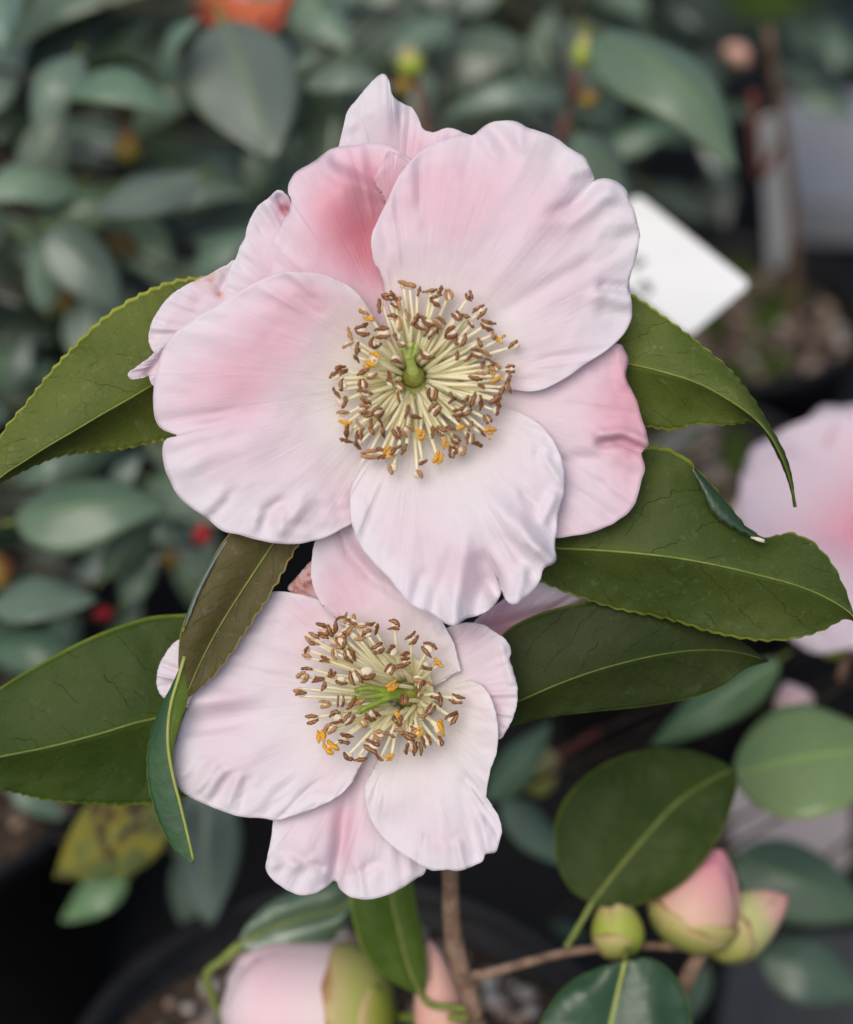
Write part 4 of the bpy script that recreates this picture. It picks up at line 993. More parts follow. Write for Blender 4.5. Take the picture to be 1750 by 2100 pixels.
cord(plant, [(1282, 1976, -561), (1284, 1950, -640), (1290, 1940, -735)], (6, 7, 8), GREENSTEM, 'petiole', 10, 7)
leaf(plant, [(866, 2045, -720), (800, 2010, -712), (752, 1960, -706), (728, 1900, -700), (720, 1840, -700), (730, 1780, -704), (770, 1720, -712)],
     [(868, 2046, -720), (846, 2002, -712), (832, 1960, -706), (820, 1910, -700), (808, 1860, -700), (798, 1800, -704), (774, 1720, -712)],
     [(870, 2046, -720), (876, 2000, -718), (872, 1950, -712), (862, 1900, -708), (852, 1850, -706), (838, 1790, -706), (780, 1720, -712)],
     front=UNDER, back=TOP, edge=EDGE_D, color=(.75, 1.0, .55), bulge=(14, 6), wave=5, seed=52, ribr=(9, 4), label='upright green leaf below the lower bloom')
cord(plant, [(868, 2044, -720), (886, 2062, -700), (960, 2070, -640), (978, 2090, -622)], (9, 9, 9), GREENSTEM, 'petiole', 10, 7)
leaf(plant, [(488, 1935, -880), (506, 1896, -884), (546, 1856, -890), (606, 1826, -896), (680, 1808, -900), (760, 1790, -906)],
     [(488, 1937, -880), (530, 1914, -886), (580, 1894, -892), (640, 1876, -898), (700, 1862, -902), (762, 1792, -906)],
     [(490, 1940, -880), (520, 1966, -886), (572, 1970, -892), (640, 1946, -898), (700, 1908, -902), (764, 1794, -906)],
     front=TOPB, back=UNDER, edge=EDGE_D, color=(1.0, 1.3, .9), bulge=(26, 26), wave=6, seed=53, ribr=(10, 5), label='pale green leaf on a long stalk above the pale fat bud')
cord(plant, [(494, 1936, -880), (456, 1970, -890), (424, 2006, -905), (470, 2120, -980)], (13, 11, 10, 9), GREENSTEM, 'petiole', 14, 7)
pw = P(470, 2120, -980)
wcord(plant, [pw, (pw + plant0) / 2 + [0, 0, .012], plant0], (.001, .0013, .0015), STEM, 'branch')

# ---- buds
def bud(parent, base, tip, R, scales, core, name='bud', label=None, n=12, blunt=False):
    """base, tip world points; scales: list of (angle, halfwidth, s_end, lift, material)"""
    b = empty(name, base, parent)
    if label: b['label'] = label
    A = tip - base; L = np.linalg.norm(A); A = A / L
    X = np.cross(A, [0.2, -.3, .9]); X /= np.linalg.norm(X); Y = np.cross(A, X)
    def prof(s):
        if blunt: return R * np.clip(1 - np.abs(2 * np.clip(s, 0, 1) - 1) ** 3.6, 0, 1) ** .5 + .0002
        return R * (np.sin(np.pi * np.clip(s, 0, 1) ** .72) ** .72 * (1 - .12 * s) + .02)
    M = Mesh(); V = []; uv = []; fs = []; ns, na = 18, 20
    for i in range(ns + 1):
        s = i / ns
        for k in range(na):
            a = 2 * math.pi * k / na
            r = prof(s) * (1 + .05 * math.sin(3 * a + 5 * s)) * .94
            V.append(base + A * L * s + r * (math.cos(a) * X + math.sin(a) * Y)); uv.append((k / na, s))
    for i in range(ns):
        for k in range(na):
            k2 = (k + 1) % na
            fs.append((i * na + k, i * na + k2, (i + 1) * na + k2, (i + 1) * na + k))
    M.add(V, fs, 0, uv)
    link('bud_core', M.mesh('bud_core', [core], base), b, base)
    for (a0, hw, se, lift, mat, s0) in scales:
        W = np.zeros((n, n, 3)); UVg = np.zeros((n, n, 2))
        for i in range(n):
            t = i / (n - 1); s = s0 + (se - s0) * t
            wid = hw * math.sqrt(max(0, 1 - max(0, (t - .35) / .65) ** 2.2)) + .03
            for j in range(n):
                a = a0 + wid * (j / (n - 1) * 2 - 1)
                e = (j / (n - 1) * 2 - 1)
                r = prof(s) * (1 + lift) + .00015 + .04 * R * t * t - .05 * R * e * e
                W[i, j] = base + A * L * s * 1.0 + r * (math.cos(a) * X + math.sin(a) * Y)
                UVg[i, j] = (j / (n - 1), t)
        M = Mesh()
        I = np.arange(n * n).reshape(n, n)
        N = W - (base + ((W - base) @ A)[..., None] * A); N /= np.linalg.norm(N, axis=-1, keepdims=True) + 1e-12
        q = np.stack([I[:-1, :-1].ravel(), I[:-1, 1:].ravel(), I[1:, 1:].ravel(), I[1:, :-1].ravel()], 1)
        k = n * n
        ring = np.concatenate([I[:, 0], I[-1, 1:], I[-2::-1, -1], I[0, -2:0:-1]]); r2 = np.roll(ring, -1)
        M.add(np.vstack([W.reshape(-1, 3), (W - N * .0003).reshape(-1, 3)]), np.vstack([q, q[:, ::-1] + k, np.stack([ring, r2, r2 + k, ring + k], 1)]), 0, np.vstack([UVg.reshape(-1, 2)] * 2))
        link('bud_scale', M.mesh('bud_scale', [mat], base), b, base)
    return b
def ang(base, tip, toward):
    """angle about the bud axis that faces a world direction"""
    A = tip - base; A = A / np.linalg.norm(A)
    X = np.cross(A, [0.2, -.3, .9]); X /= np.linalg.norm(X); Y = np.cross(A, X)
    return math.atan2(toward @ Y, toward @ X)
tow = -FWD
# main bud
b0, t0 = P(1392, 1946, -800), P(1480, 1742, -790)
a_ = ang(b0, t0, tow)
bud(plant, b0, t0, .0112, [(a_ + .9, 1.3, .44, .05, BUDG, .0), (a_ - 1.1, 1.3, .38, .05, BUDG, 0), (a_ + 3, 1.2, .5, .05, BUDG, 0), (a_ + .15, 1.25, .30, .10, BUDG, 0),
                           (a_ - .1, 1.15, .93, .03, BUDP, .08), (a_ + 2.2, 1.2, .98, .02, BUDP, .1), (a_ - 2.0, 1.2, .99, .02, BUDP, .1)], BUDP, 'bud', 'swelling peach pink bud, largest of the cluster')
b0, t0 = P(1275, 1968, -730), P(1255, 1826, -720)
a_ = ang(b0, t0, tow)
bud(plant, b0, t0, .0062, [(a_ + .7, 1.2, .97, .06, BUDS, 0), (a_ - 1.2, 1.1, .95, .05, BUDS, 0), (a_ + 2.8, 1.2, .95, .05, BUDS, 0), (a_ - .5, 1.0, .5, .10, BUDG, 0)], BUDP, 'bud', 'small green bud splitting to show peach, beside the biggest bud')
b0, t0 = P(1440, 1945, -840), P(1616, 1838, -860)
a_ = ang(b0, t0, tow)
bud(plant, b0, t0, .0082, [(a_ + .5, 1.2, .97, .05, BUDGP, 0), (a_ - 1.3, 1.2, .95, .05, BUDGP, 0), (a_ + 2.6, 1.2, .95, .05, BUDGP, 0), (a_ - .2, 1.1, .5, .10, BUDG, 0)], BUDGP, 'bud', 'pointed greenish bud with a pink tip behind the biggest bud')
# pale fat bud at the bottom, with green base
b0, t0 = P(815, 2085, -900), P(452, 2070, -900)
a_ = ang(b0, t0, tow)
bud(plant, b0, t0, .0175, [(a_ + .6, 1.3, .42, .05, BUDG, 0), (a_ - 1.2, 1.3, .36, .05, BUDG, 0), (a_ + 2.8, 1.3, .40, .05, BUDG, 0), (a_ - .2, 1.0, .22, .10, BUDS, 0),
                           (a_ + .2, 1.2, .97, .03, BUDPALE, .1), (a_ - 1.6, 1.3, .99, .02, BUDPALE, .1), (a_ + 2.0, 1.3, .98, .02, BUDPALE, .1)], BUDPALE, 'bud', 'fat pale pink bud held in yellow green scales', blunt=True)
cord(plant, [(812, 2085, -900), (870, 2088, -800), (978, 2086, -625)], (12, 11, 11), GREENSTEM, 'petiole', 10, 7)
b0, t0 = P(925, 2210, -760), P(880, 1926, -780)
a_ = ang(b0, t0, tow)
bud(plant, b0, t0, .0065, [(a_ + .8, 1.2, .97, .04, BUDPEACH, 0), (a_ - 1.2, 1.2, .95, .04, BUDPEACH, 0), (a_ + 2.8, 1.2, .95, .04, BUDPEACH, 0)], BUDPEACH, 'bud', 'slender peach bud beside the brown stem')
wcord(plant, [b0, plant0 + [.004, 0, .0]], (.0012, .0016), STEM, 'branch')

# ================================================================== neighbouring plants
def unit_leaf(name, bend, fold, wid, mats, seed, NL=16, NW=5):
    r = np.random.default_rng(seed)
    t = np.linspace(0, 1, NL)
    wv = np.linspace(-1, 1, 2 * NW + 1)
    prof = wid * np.sin(np.pi * t ** .82) ** .85 * (1 - .25 * t) + .004
    prof[-1] = .003
    X = np.broadcast_to(t[:, None], (NL, len(wv))).copy()
    Y = prof[:, None] * wv[None]
    Z = bend * np.sin(np.pi * t)[:, None] * np.ones_like(Y) - fold * np.abs(Y) + .02 * np.sin(t * 9 + seed)[:, None] * np.abs(wv)[None] - .25 * bend * (Y / wid) ** 2
    W = np.stack([X, Y, Z], -1)
    N = grid_normals(W); N = np.where(N[..., 2:] < 0, -N, N)
    I = np.arange(X.size).reshape(X.shape); k = X.size
    q = np.stack([I[:-1, :-1].ravel(), I[1:, :-1].ravel(), I[1:, 1:].ravel(), I[:-1, 1:].ravel()], 1)
    ring = np.concatenate([I[:, 0], I[-1, 1:], I[-2::-1, -1], I[0, -2:0:-1]]); r2 = np.roll(ring, -1)
    V = np.vstack([W.reshape(-1, 3), (W - N * .008).reshape(-1, 3)])
    uv = np.stack(np.broadcast_arrays(t[:, None], (wv[None] + 1) / 2), -1).reshape(-1, 2)
    M = Mesh()
    M.add(V, np.vstack([q, q[:, ::-1] + k, np.stack([ring, r2, r2 + k, ring + k], 1)[:, ::-1]]), [0] * len(q) + [1] * len(q) + [2] * len(ring), np.vstack([uv, uv]))
    # petiole
    tube(M, [(-.10, 0, -.012), (-.04, 0, -.006), (.03, 0, -.002)], [.016, .016, .012], 5, 3)
    return M.mesh(name, mats)
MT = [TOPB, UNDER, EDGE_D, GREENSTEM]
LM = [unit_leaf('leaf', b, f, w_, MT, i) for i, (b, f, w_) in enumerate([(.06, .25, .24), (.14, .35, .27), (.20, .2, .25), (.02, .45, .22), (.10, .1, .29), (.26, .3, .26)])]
LM_MOTT = unit_leaf('leaf', .10, .1, .34, [MOTT, UNDER, EDGE_D, GREENSTEM], 9)
MTU = [UNDER, TOPB, EDGE, GREENSTEM]
LM_U = [unit_leaf('leaf', b, f, w_, MTU, 20 + i) for i, (b, f, w_) in enumerate([(.05, .2, .26), (-.06, -.1, .28)])]

def place(parent, B, T, N, me, color=(1, 1, 1), wscale=1.0):
    B, T, N = np.asarray(B, float), np.asarray(T, float), np.asarray(N, float)
    X = T - B; L = np.linalg.norm(X); X = X / L
    Z = N - X * (N @ X); Z /= np.linalg.norm(Z) + 1e-9
    Y = np.cross(Z, X)
    o = bpy.data.objects.new('leaf', me); COL.objects.link(o)
    o.parent = parent
    po = np.array(parent['_o'])
    m = np.eye(4); m[:3, 0] = X * L; m[:3, 1] = Y * L * wscale; m[:3, 2] = Z * L; m[:3, 3] = B - po
    o.matrix_local = Matrix(m.tolist())
    o.color = (*color, 1)
    return o

CAMDIR = -FWD
UPW = np.array([0, 0, 1.0])
def hand(parent, b, t, d, roll=(0, 0), me=0, color=(1, 1, 1), ws=1.0, dt=None, up=.6, trunk=None, under=False):
    """leaf from layout point b to t at depth d (metres from camera); normal = mix of up and camera plus a roll"""
    B = PD(b[0], b[1], d); T = PD(t[0], t[1], dt or d)
    N = UPW * up + CAMDIR * (1 - up) + roll[0] * RIGHT + roll[1] * FWD
    o = place(parent, B, T, N, (LM_U if under else LM)[me] if not isinstance(me, bpy.types.Mesh) else me, color, ws)
    if trunk is not None: twig(parent, B - (T - B) * .08, trunk)
    return o

def twig(parent, end, trunk):
    """a thin twig from the nearest lower point of the trunk to a leaf base"""
    ts = trunk
    k = min(range(len(ts)), key=lambda i: np.linalg.norm(ts[i] - end) + (.06 if ts[i][2] > end[2] else 0))
    a = ts[k]
    m = (a + end) / 2 + np.array([0, 0, -.006])
    wcord(parent, [a, m, end], (.0011, .0009, .0007), TWIG, 'branch', 5)

def keepout(u, v, d):
    if d < .50: return True
    if -150 < u < 1900 and -150 < v < 2250:
        if 1180 < u < 1790 and 350 < v < 1140: return True      # tag, pots and slab stay in view
        if u > 1540 and 170 < v < 1140: return True
        if 880 < u and v > 1380: return True
        if u < 900 and v > 1560: return True
        if 1000 < u < 1300 and v > 1100: return True
    return False

def neighbour(x, y, hgt, label, hands=(), nrand=40, seed=0, crown=(.11, .11, .10), zc=None, potr=.062, potlabel=None, lsize=(.05, .075), color=(1, 1, 1), lean=(0, 0)):
    if potlabel: pot(x, y, potr, .13, potlabel, seed=seed + 40, nst=60, stones=[(STONE_D, .6), (BARKCHIP, .4)])
    o_ = np.array([x, y, .118])
    root = empty('camellia_plant', o_)
    tag(root, label, 'plant', 'neighbouring camellia plants')
    r = np.random.default_rng(seed)
    n = 14
    tr = [np.array([x + lean[0] * (i / (n - 1)) ** 1.3 + .006 * math.sin(i * 1.3 + seed), y + lean[1] * (i / (n - 1)) ** 1.3 + .006 * math.cos(i * 1.1 + seed), .110 + (hgt - .11) * i / (n - 1)]) for i in range(n)]
    wcord(root, tr, (.0042, .0032, .0018), STEM, 'stem', 8)
    for hd in hands:
        hd(root, tr)
    zc = zc or (hgt - crown[2] * .6)
    cx, cy = x + lean[0] * .8, y + lean[1] * .8
    k = 0; tries = 0
    while k < nrand and tries < nrand * 20:
        tries += 1
        q = r.normal(size=3); q /= np.linalg.norm(q); rad = r.uniform(.35, 1) ** .6
        c = np.array([cx, cy, zc]) + q * rad * np.array(crown)
        if c[2] < .13: continue
        L = r.uniform(*lsize)
        out = np.array([q[0], q[1], q[2] * .3 + r.uniform(-.5, .25)]) + r.normal(size=3) * .35
        out /= np.linalg.norm(out)
        T = c + out * L
        bad = False
        for pt in (c, T, (c + T) / 2):
            if keepout(*proj(pt)): bad = True
        if bad: continue
        N = np.array([0, 0, 1.0]) + r.normal(size=3) * .55 + np.array([0, -.45, 0])
        g = r.choice([r.uniform(.5, .9), r.uniform(1.0, 1.9)], p=[.35, .65])
        place(root, c, T, N, LM[r.integers(len(LM))], (color[0] * g * r.uniform(.9, 1.1), color[1] * g, color[2] * g * r.uniform(.85, 1.1)), r.uniform(.85, 1.1))
        if k % 5 == 0: twig(root, c - (T - c) * .08, tr)
        k += 1
    return root, tr

def H(*a, **kw):
    return lambda root, tr: hand(root, *a, trunk=tr, **kw)
def SB(b, t, d, R, mat=None, stem=None, name='bud', stemmat=None):
    def f(root, tr):
        B, T = PD(b[0], b[1], d), PD(t[0], t[1], d)
        m = mat or SMALLBUD
        a_ = ang(B, T, tow)
        bud(root, B, T, R, [(a_ + .5, 1.2, .9, .05, m, 0), (a_ - 1.4, 1.2, .9, .05, m, 0)], m, name, None, 7)
        if stem:
            S = [PD(p[0], p[1], d) for p in stem]
            wcord(root, [B] + S, (.0011, .0014), stemmat or STEM_R, 'branch', 6)
            twig(root, S[-1], tr)
        else: twig(root, B, tr)
    return f
def FLOWERHINT(c, d, R, mat, npet=6, tilt=None, pal=None):
    """a blurred bloom with real petals around a centre"""
    def f(root, tr):
        C = PD(c[0], c[1], d)
        b = empty('blossom', C, root)
        nrm = tilt if tilt is not None else (UPW * .5 + CAMDIR * .6)
        nrm = np.asarray(nrm, float); nrm = nrm / np.linalg.norm(nrm)
        X = np.cross(nrm, [1, .2, .1]); X /= np.linalg.norm(X); Y = np.cross(nrm, X)
        rr = np.random.default_rng(int(c[0]))
        for k in range(npet):
            a = 2 * math.pi * k / npet + rr.uniform(-.2, .2)
            D = math.cos(a) * X + math.sin(a) * Y; S = np.cross(nrm, D)
            n0, n1 = 14, 13
            t = np.linspace(0, 1, n0)[:, None]; w_ = np.linspace(-1, 1, n1)[None]
            wid = .62 * np.sin(np.pi * (.08 + .80 * t) ** .9) ** .7
            lay = .03 * (k % 2)
            z = .12 + .35 * t - .25 * t ** 3 + .12 * (w_ * wid) ** 2 + lay + .03 * np.sin(w_ * 6 + k) * t
            tip = t * (1 - .12 * w_ ** 2 * t)
            W = C + R * (tip[..., None] * D + (wid * w_)[..., None] * S + z[..., None] * nrm)
            M = Mesh()
            pk = np.broadcast_to(np.clip(pal if pal is not None else .2, 0, 1) * .6 + .55 * np.exp(-(t / .45) ** 2) + .05 * (k % 3), (n0, n1))
            pig = np.stack([pk, np.zeros((n0, n1)), np.zeros((n0, n1)), np.ones((n0, n1))], -1)
            sheet(M, W, .0003, (0, 0, 0), np.stack(np.broadcast_arrays((w_ + 1) / 2, t), -1), pig)
            link('petal', M.mesh('petal', [mat], C), b, C)
        M = Mesh(); blob(M, C + nrm * R * .12, (nrm, X, Y), (R * .16, R * .2, R * .2), 0, 12, 8)
        link('inner_petals', M.mesh('inner_petals', [PINKC], C), b, C)
        twig(root, C - nrm * .002, tr)
    return f

def FILL(box, n, dr, seed, size=(120, 210), gap=70, gr=(.9, 1.9), avoid=()):
    """more leaves of a plant, spread evenly through the part of its crown that faces us"""
    r = np.random.default_rng(seed); pts = []; out = []
    for _ in range(n * 40):
        if len(out) >= n: break
        u, v = r.uniform(box[0], box[2]), r.uniform(box[1], box[3])
        if any(math.hypot(u - a, v - b) < gap for a, b in pts): continue
        if any(a0 < u < a1 and b0 < v < b1 for a0, b0, a1, b1 in avoid): continue
        pts.append((u, v))
        a = r.uniform(0, 2 * math.pi); L = r.uniform(*size) / 2
        b = (u - L * math.cos(a), v - L * math.sin(a) * .8); t = (u + L * math.cos(a), v + L * math.sin(a) * .8)
        d = r.uniform(*dr); g = r.uniform(*gr)  # raised multiplier g also puts glossy sheen into the leaf colour
        out.append((b, t, d, dict(me=int(r.integers(len(LM))), ws=r.uniform(.95, 1.3), up=r.uniform(.35, .8), roll=(r.normal() * .25, r.normal() * .2),
                    color=(g * r.uniform(.85, 1.05), g * r.uniform(1.0, 1.15), g * r.uniform(.85, 1.08)), dt=d + r.uniform(-.02, .015))))
    def f(root, tr):
        for i, (b, t, d, kw) in enumerate(out):
            hand(root, b, t, d, trunk=tr if i % 3 == 0 else None, **kw)
    return f

# top left bush: the big leaves, dust and sky sheen both in their colour
neighbour(-.26, .66, .33, 'bushy camellia with dusty sheen-tinted grey green leaves and an orange flower', [
    FILL((-80, -60, 660, 640), 44, (.585, .70), 101, (150, 270), 88, (1.2, 2.2)),
    H((110, -70), (225, 205), .66, me=4, ws=1.15, color=(1.25, 1.3, 1.25), up=.55),
    H((455, 40), (560, 330), .60, me=0, ws=1.55, color=(1.35, 1.3, 1.3), up=.60, dt=.585),
    H((560, 300), (640, 130), .615, me=3, ws=1.0, color=(.5, .7, .45), up=.2),
    H((250, 380), (520, 400), .62, me=1, ws=1.0, color=(1.35, 1.5, 1.35), up=.7),
    H((20, 230), (150, 180), .70, me=2, color=(1.3, 1.4, 1.35), up=.65),
    H((90, 310), (260, 230), .68, me=1, color=(1.4, 1.5, 1.35), up=.7),
    H((310, 330), (140, 300), .66, me=5, color=(1.2, 1.4, 1.2), up=.6),
    H((60, 480), (290, 400), .62, me=2, color=(.55, .8, .45), up=.1, under=False),
    H((300, 120), (350, 260), .70, me=4, color=(1.1, 1.2, 1.15), up=.6),
    H((330, 60), (400, -60), .72, me=4, ws=1.2, color=(1.0, .9, .5), up=.3),
    H((160, 400), (230, 500), .68, me=4, color=(1.3, 1.4, 1.4), up=.6),
    H((20, 560), (150, 440), .70, me=0, color=(1.2, 1.5, 1.4), up=.6),
    H((420, 480), (560, 390), .70, me=3, color=(1.0, 1.2, 1.1), up=.6),
    H((400, 560), (520, 470), .60, me=4, color=(1.0, 1.3, 1.1), up=.5),
    SB((268, 335), (262, 262), .62, .0045, SMALLBUD),
    SB((120, 640), (135, 590), .62, .005, SMALLBUD),
    SB((235, 520), (265, 480), .64, .005, SMALLBUD, [(180, 420)]),
    FLOWERHINT((500, -5), .66, .019, REDP, 7, UPW * .4 + CAMDIR * .7, .5),
    SB((30, 30), (70, -40), .74, .009, REDBUD, name='blossom'),
], 110, 5, (.19, .13, .12), potlabel='black pot shaded beneath the bushy camellia with the orange flower', lsize=(.05, .088), color=(1.0, 1.1, 1.0))
# top centre
neighbour(.03, .84, .33, 'camellia with arching pale leaves and slender yellow buds on red twigs', [
    FILL((640, -60, 1240, 300), 24, (.66, .84), 102, (140, 250), 75, (1.1, 2.0)),
    H((620, 170), (815, 190), .60, me=5, ws=1.0, color=(1.4, 1.5, 1.4), up=.75),
    H((700, 140), (670, 420), .615, me=3, ws=1.2, color=(.55, .7, .4), up=-.1, under=False),
    H((885, 120), (1125, 120), .72, me=5, ws=1.1, color=(1.4, 1.5, 1.4), up=.7),
    H((1165, 200), (900, 250), .64, me=5, ws=.75, color=(1.3, 1.5, 1.4), up=.8),
    H((620, 60), (820, 0), .78, me=1, color=(1.3, 1.4, 1.3), up=.7),
    H((1100, 40), (1230, 190), .74, me=4, color=(1.3, 1.4, 1.3), up=.6),
    H((1090, 260), (1050, 130), .74, me=3, color=(.9, 1.1, 1.0), up=.4),
    H((800, 70), (900, -30), .80, me=4, color=(1.0, 1.2, 1.1), up=.6),
    SB((852, 160), (832, 96), .62, .0042, BUDS, [(868, 230), (890, 330)]),
    SB((838, 195), (815, 160), .62, .003, SMALLBUD),
    SB((1190, 140), (1205, 62), .62, .0032, BUDS, [(1172, 210), (1148, 290)]),
    SB((1205, 225), (1212, 180), .62, .003, SMALLBUD),
], 120, 6, (.18, .09, .10), potlabel='black pot hidden under the arching pale leaves', lsize=(.055, .088), color=(1.0, 1.12, 1.0))
# top right with the long drooping leaf
neighbour(.05, 1.12, .31, 'camellia with one long drooping grey green leaf beside the concrete slab', [
    FILL((1230, -60, 1800, 160), 14, (.80, 1.0), 104, (130, 240), gr=(.8, 1.8)),
    FILL((1230, 150, 1480, 420), 9, (.74, .86), 105, gr=(.5, 1.2)),
    H((1215, 70), (1515, 345), .58, me=2, ws=.95, color=(1.25, 1.5, 1.1), up=.62, dt=.56),
    H((1180, 270), (1290, 420), .60, me=4, ws=1.0, color=(1.0, 1.2, 1.0), up=.55),
    H((1230, 310), (1390, 260), .72, me=1, color=(.9, 1.3, .9), up=.6),
    H((1330, 20), (1560, 10), .86, me=1, color=(1.0, 1.2, 1.1), up=.6),
    H((1600, 40), (1790, 130), .88, me=4, color=(1.1, 1.3, 1.2), up=.6),
    H((1680, 150), (1820, 60), .90, me=0, color=(.9, 1.2, 1.0), up=.6),
    H((1640, 190), (1760, 240), .86, me=1, color=(.8, 1.2, .9), up=.5),
    SB((1385, 250), (1400, 222), .70, .003, REDBUD),
    SB((1500, 130), (1530, 92), .76, .006, BUDPEACH),
], 110, 8, (.34, .12, .12), potlabel='black pot far behind the flowering plant', lsize=(.05, .08), color=(.95, 1.1, 1.0))
# left middle
neighbour(-.27, .50, .26, 'leafy camellia with red buds growing under the broad olive leaf', [
    FILL((-60, 640, 430, 1330), 24, (.60, .72), 103, (130, 240), gr=(.7, 1.9)),
    H((30, 1070), (345, 1040), .55, me=1, ws=1.15, color=(1.2, 1.5, 1.1), up=.65),
    H((210, 1190), (330, 1020), .57, me=3, color=(.6, .85, .45), up=.1),
    H((-20, 1240), (200, 1230), .56, me=4, color=(1.3, 1.5, 1.4), up=.75),
    H((250, 1240), (330, 1110), .58, me=0, color=(.9, 1.2, .9), up=.5),
    H((150, 1210), (240, 1110), .60, me=0, color=(1.0, 1.1, 1.2), up=.6),
    H((-20, 1330), (190, 1360), .60, me=2, color=(.7, 1.1, .8), up=.4),
    H((230, 1010), (290, 930), .60, me=4, color=(1.2, 1.3, 1.3), up=.6),
    H((40, 990), (190, 930), .60, me=5, color=(1.1, 1.4, 1.2), up=.6),
    H((20, 800), (60, 690), .66, me=4, color=(1.2, 1.3, 1.4), up=.6),
    SB((412, 1118), (420, 1072), .60, .0028, REDBUD),
    SB((215, 1270), (212, 1244), .58, .003, REDBUD),
    SB((340, 1165), (362, 1130), .60, .003, SMALLBUD),
    SB((-20, 1180), (28, 1160), .58, .006, SMALLBUD),
], 80, 7, (.14, .10, .10), potlabel='black pot in deep shade left of the grit pot', lsize=(.045, .07), color=(.85, 1.05, .9))
# bottom left mottled leaves
neighbour(-.165, .445, .235, 'sickly camellia with one yellow mottled leaf below the lower bloom', [
    H((350, 1640), (110, 1800), .545, me=LM_MOTT, ws=1.0, color=(1, 1, 1), up=.35),
    H((260, 1800), (125, 1890), .60, me=4, color=(1.1, 1.7, .8), up=.6),
    H((420, 1600), (430, 1900), .58, me=0, ws=1.1, color=(.8, 1.0, 1.0), up=.45),
    H((370, 1760), (420, 1960), .62, me=3, color=(.5, .7, .6), up=.3),
    H((20, 1600), (130, 1680), .60, me=4, color=(1.0, 1.3, 1.1), up=.6),
], 0, 12, potlabel='black pot left of the grit pot, under the mottled leaf', potr=.058)
# right side: the plant with the blurred bloom
neighbour(.245, .53, .27, 'camellia with a blurred pink bloom and bright green leaves behind the rolled leaf', [
    FLOWERHINT((1785, 1115), .56, .042, PETAL, 8, UPW * .6 + CAMDIR * .5 - RIGHT * .15, .16),
    H((1500, 1590), (1860, 1540), .52, me=4, ws=1.35, color=(2.0, 2.3, 1.0), up=.7),
    H((1760, 1620), (1640, 1440), .54, me=0, ws=1.3, color=(1.6, 2.0, .7), up=.5),
    H((1600, 1350), (1330, 1530), .55, me=3, ws=.8, color=(1.3, 1.9, 1.0), up=.6),
    H((1640, 1000), (1800, 880), .58, me=4, color=(1.1, 1.6, .9), up=.6),
    H((1500, 1760), (1790, 1880), .60, me=1, ws=1.1, color=(.9, 1.2, .8), up=.45),
    H((1560, 1960), (1780, 2040), .60, me=4, ws=1.1, color=(.6, .9, .7), up=.4),
    H((1000, 1640), (1130, 1480), .56, me=3, color=(1.0, 1.5, 1.0), up=.6),
    H((1030, 1640), (1170, 1780), .58, me=0, color=(1.4, 1.7, 1.5), up=.7),
    H((1450, 1980), (1400, 2110), .62, me=3, color=(.7, 1.0, .8), up=.5),
    H((1130, 1890), (1210, 1930), .64, me=3, color=(.6, .9, .7), up=.5),
    SB((1640, 1470), (1610, 1400), .56, .006, BUDPALE),
    SB((1740, 1330), (1660, 1290), .55, .005, BUDS, [(1720, 1400), (1760, 1280)], stemmat=STEM),
    SB((1060, 1600), (1150, 1550), .58, .008, BUDG, [(1230, 1500)]),
], 0, 15, potlabel='black pot under the bright green leaves', potr=.06)

# thin plant standing in the bark-topped pot
root = empty('sapling', np.array([pR[0] + .03, pR[1] + .012, .122]))
tag(root, 'thin bare brown sapling stem rising from the bark topped pot', 'plant')
s0 = np.array([pR[0] + .03, pR[1] + .012, .115])
top_ = PD(1575, 60, .72)
wcord(root, [s0, s0 * .55 + top_ * .45 + [.004, 0, 0], top_], (.0028, .0022, .0016), STEM, 'stem')
rt = PD(1545, 190, .74)
wcord(root, [s0 * .35 + top_ * .65, PD(1556, 360, .76), rt], (.0016, .002, .0015), STEM_R, 'branch')

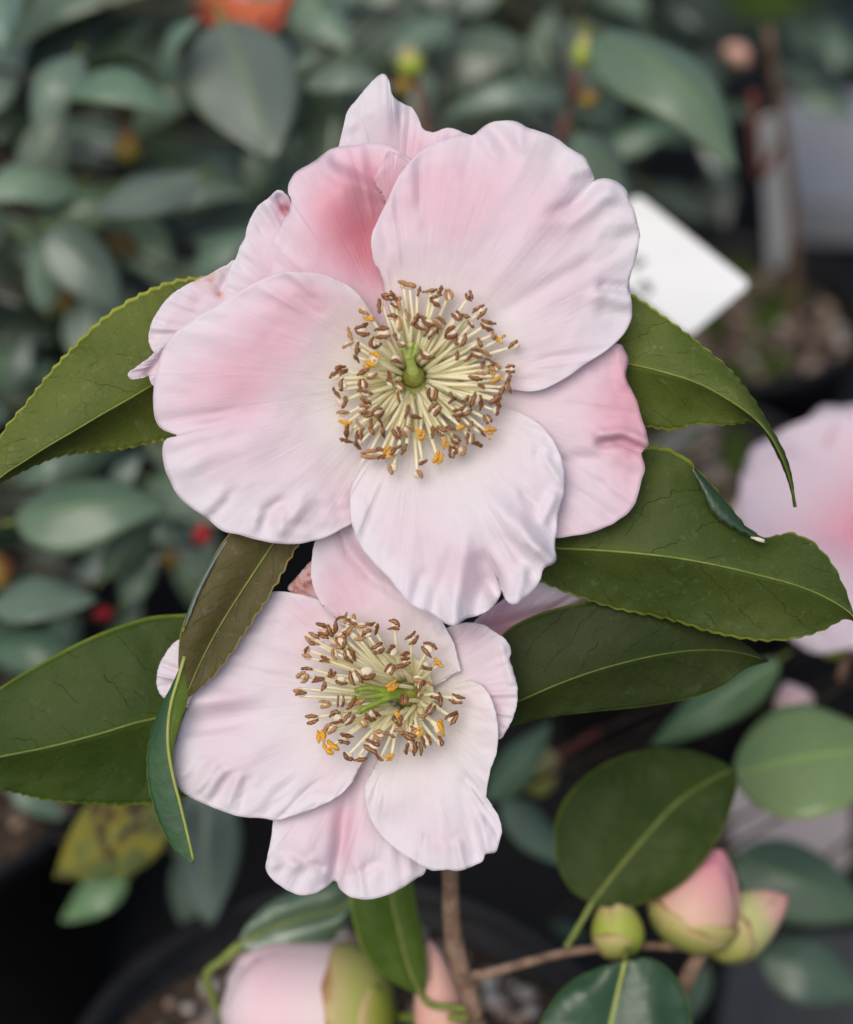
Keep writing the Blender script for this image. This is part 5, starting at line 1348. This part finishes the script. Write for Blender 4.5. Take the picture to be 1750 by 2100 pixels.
# ================================================================== labels in the pots
def card(name, corners, thick, mat, label, cat, marks=()):
    c = [np.asarray(p) for p in corners]
    ctr = sum(c) / 4
    n = np.cross(c[1] - c[0], c[3] - c[0]); n /= np.linalg.norm(n)
    if n @ (CAMP - ctr) < 0: n = -n
    root = empty(name, ctr)
    tag(root, label, cat)
    # rounded rectangle outline
    poly = []
    for i in range(4):
        p, a, b = c[i], c[i - 1], c[(i + 1) % 4]
        da = (a - p) / np.linalg.norm(a - p); db = (b - p) / np.linalg.norm(b - p); r = .0025
        for t in np.linspace(0, 1, 5):
            poly.append(p + da * r * (1 - t) ** 2 + db * r * t ** 2)
    k = len(poly); M = Mesh()
    cen = sum(poly) / k
    bow = [n * 0 for q in poly]
    V = [q + w_ for q, w_ in zip(poly, bow)] + [q - n * thick for q in poly]
    fs = [tuple(range(k)), tuple(range(2 * k - 1, k - 1, -1))] + [(i, i + k, (i + 1) % k + k, (i + 1) % k) for i in range(k)]
    M.add(V, fs, 0)
    link('card', M.mesh('card', [mat], ctr, True), root, ctr)
    ex = (c[1] - c[0]); ey = (c[3] - c[0])
    for (x, y, w_, h_) in marks:
        q0 = c[0] + ex * x + ey * y
        M = Mesh()
        a = [q0, q0 + ex * w_, q0 + ex * w_ + ey * h_, q0 + ey * h_]
        off = n * .0003
        M.add([p + off for p in a] + [p - off for p in a], [(0, 1, 2, 3), (7, 6, 5, 4), (0, 4, 5, 1), (1, 5, 6, 2), (2, 6, 7, 3), (3, 7, 4, 0)], 0)
        link('printed_mark', M.mesh('printed_mark', [INK], ctr, True), root, ctr)
    return root, ctr
tg, tc = card('plant_tag', [PD(1308, 398, .60), PD(1540, 582, .575), PD(1412, 690, .575), PD(1180, 506, .60)], .0006, WHITE,
     'white rectangular plant tag with dark print behind the upper bloom', 'tag',
     [(.335, .60, .016, .15), (.365, .58, .05, .025), (.375, .64, .016, .12), (.40, .60, .016, .14), (.505, .76, .016, .16), (.53, .80, .06, .025), (.545, .75, .016, .15), (.585, .78, .016, .13)])
# strap that loops the tag to the plant's branch
q0, q1 = PD(1190, 510, .60), P(912, 1040, -215)
wcord(tg, [q0 + (PD(1230, 540, .597) - q0), (q0 * .5 + q1 * .5) + [0, 0, -.01], q1], (.0012, .0012), WHITE, 'strap')
# stake in the mossy pot
sk0 = PZ(1335, 948, .12); sk1 = PD(1445, 852, .69)
dx = (sk1 - sk0) / np.linalg.norm(sk1 - sk0); sd2 = np.cross(dx, CAMDIR); sd2 /= np.linalg.norm(sd2); wS = .0045
card('plant_stake', [sk0 - sd2 * wS - dx * .01, sk0 + sd2 * wS - dx * .01, sk1 + sd2 * wS, sk1 - sd2 * wS], .0008, WHITE, 'narrow white label stake pushed into the mossy pot', 'stake')
q = PD(1585, 300, .80)
sk0 = PZ(1600, 560, .12); sk1 = PD(1582, 240, .80)
dx = (sk1 - sk0) / np.linalg.norm(sk1 - sk0); sd2 = np.cross(dx, CAMDIR); sd2 /= np.linalg.norm(sd2); wS = .005
card('plant_stake', [sk0 - sd2 * wS - dx * .01, sk0 + sd2 * wS - dx * .01, sk1 + sd2 * wS, sk1 - sd2 * wS], .0008, WHITE, 'upright white label stake beside the thin sapling stem', 'stake')

# tidy helper properties
for o in bpy.data.objects:
    if '_o' in o: del o['_o']
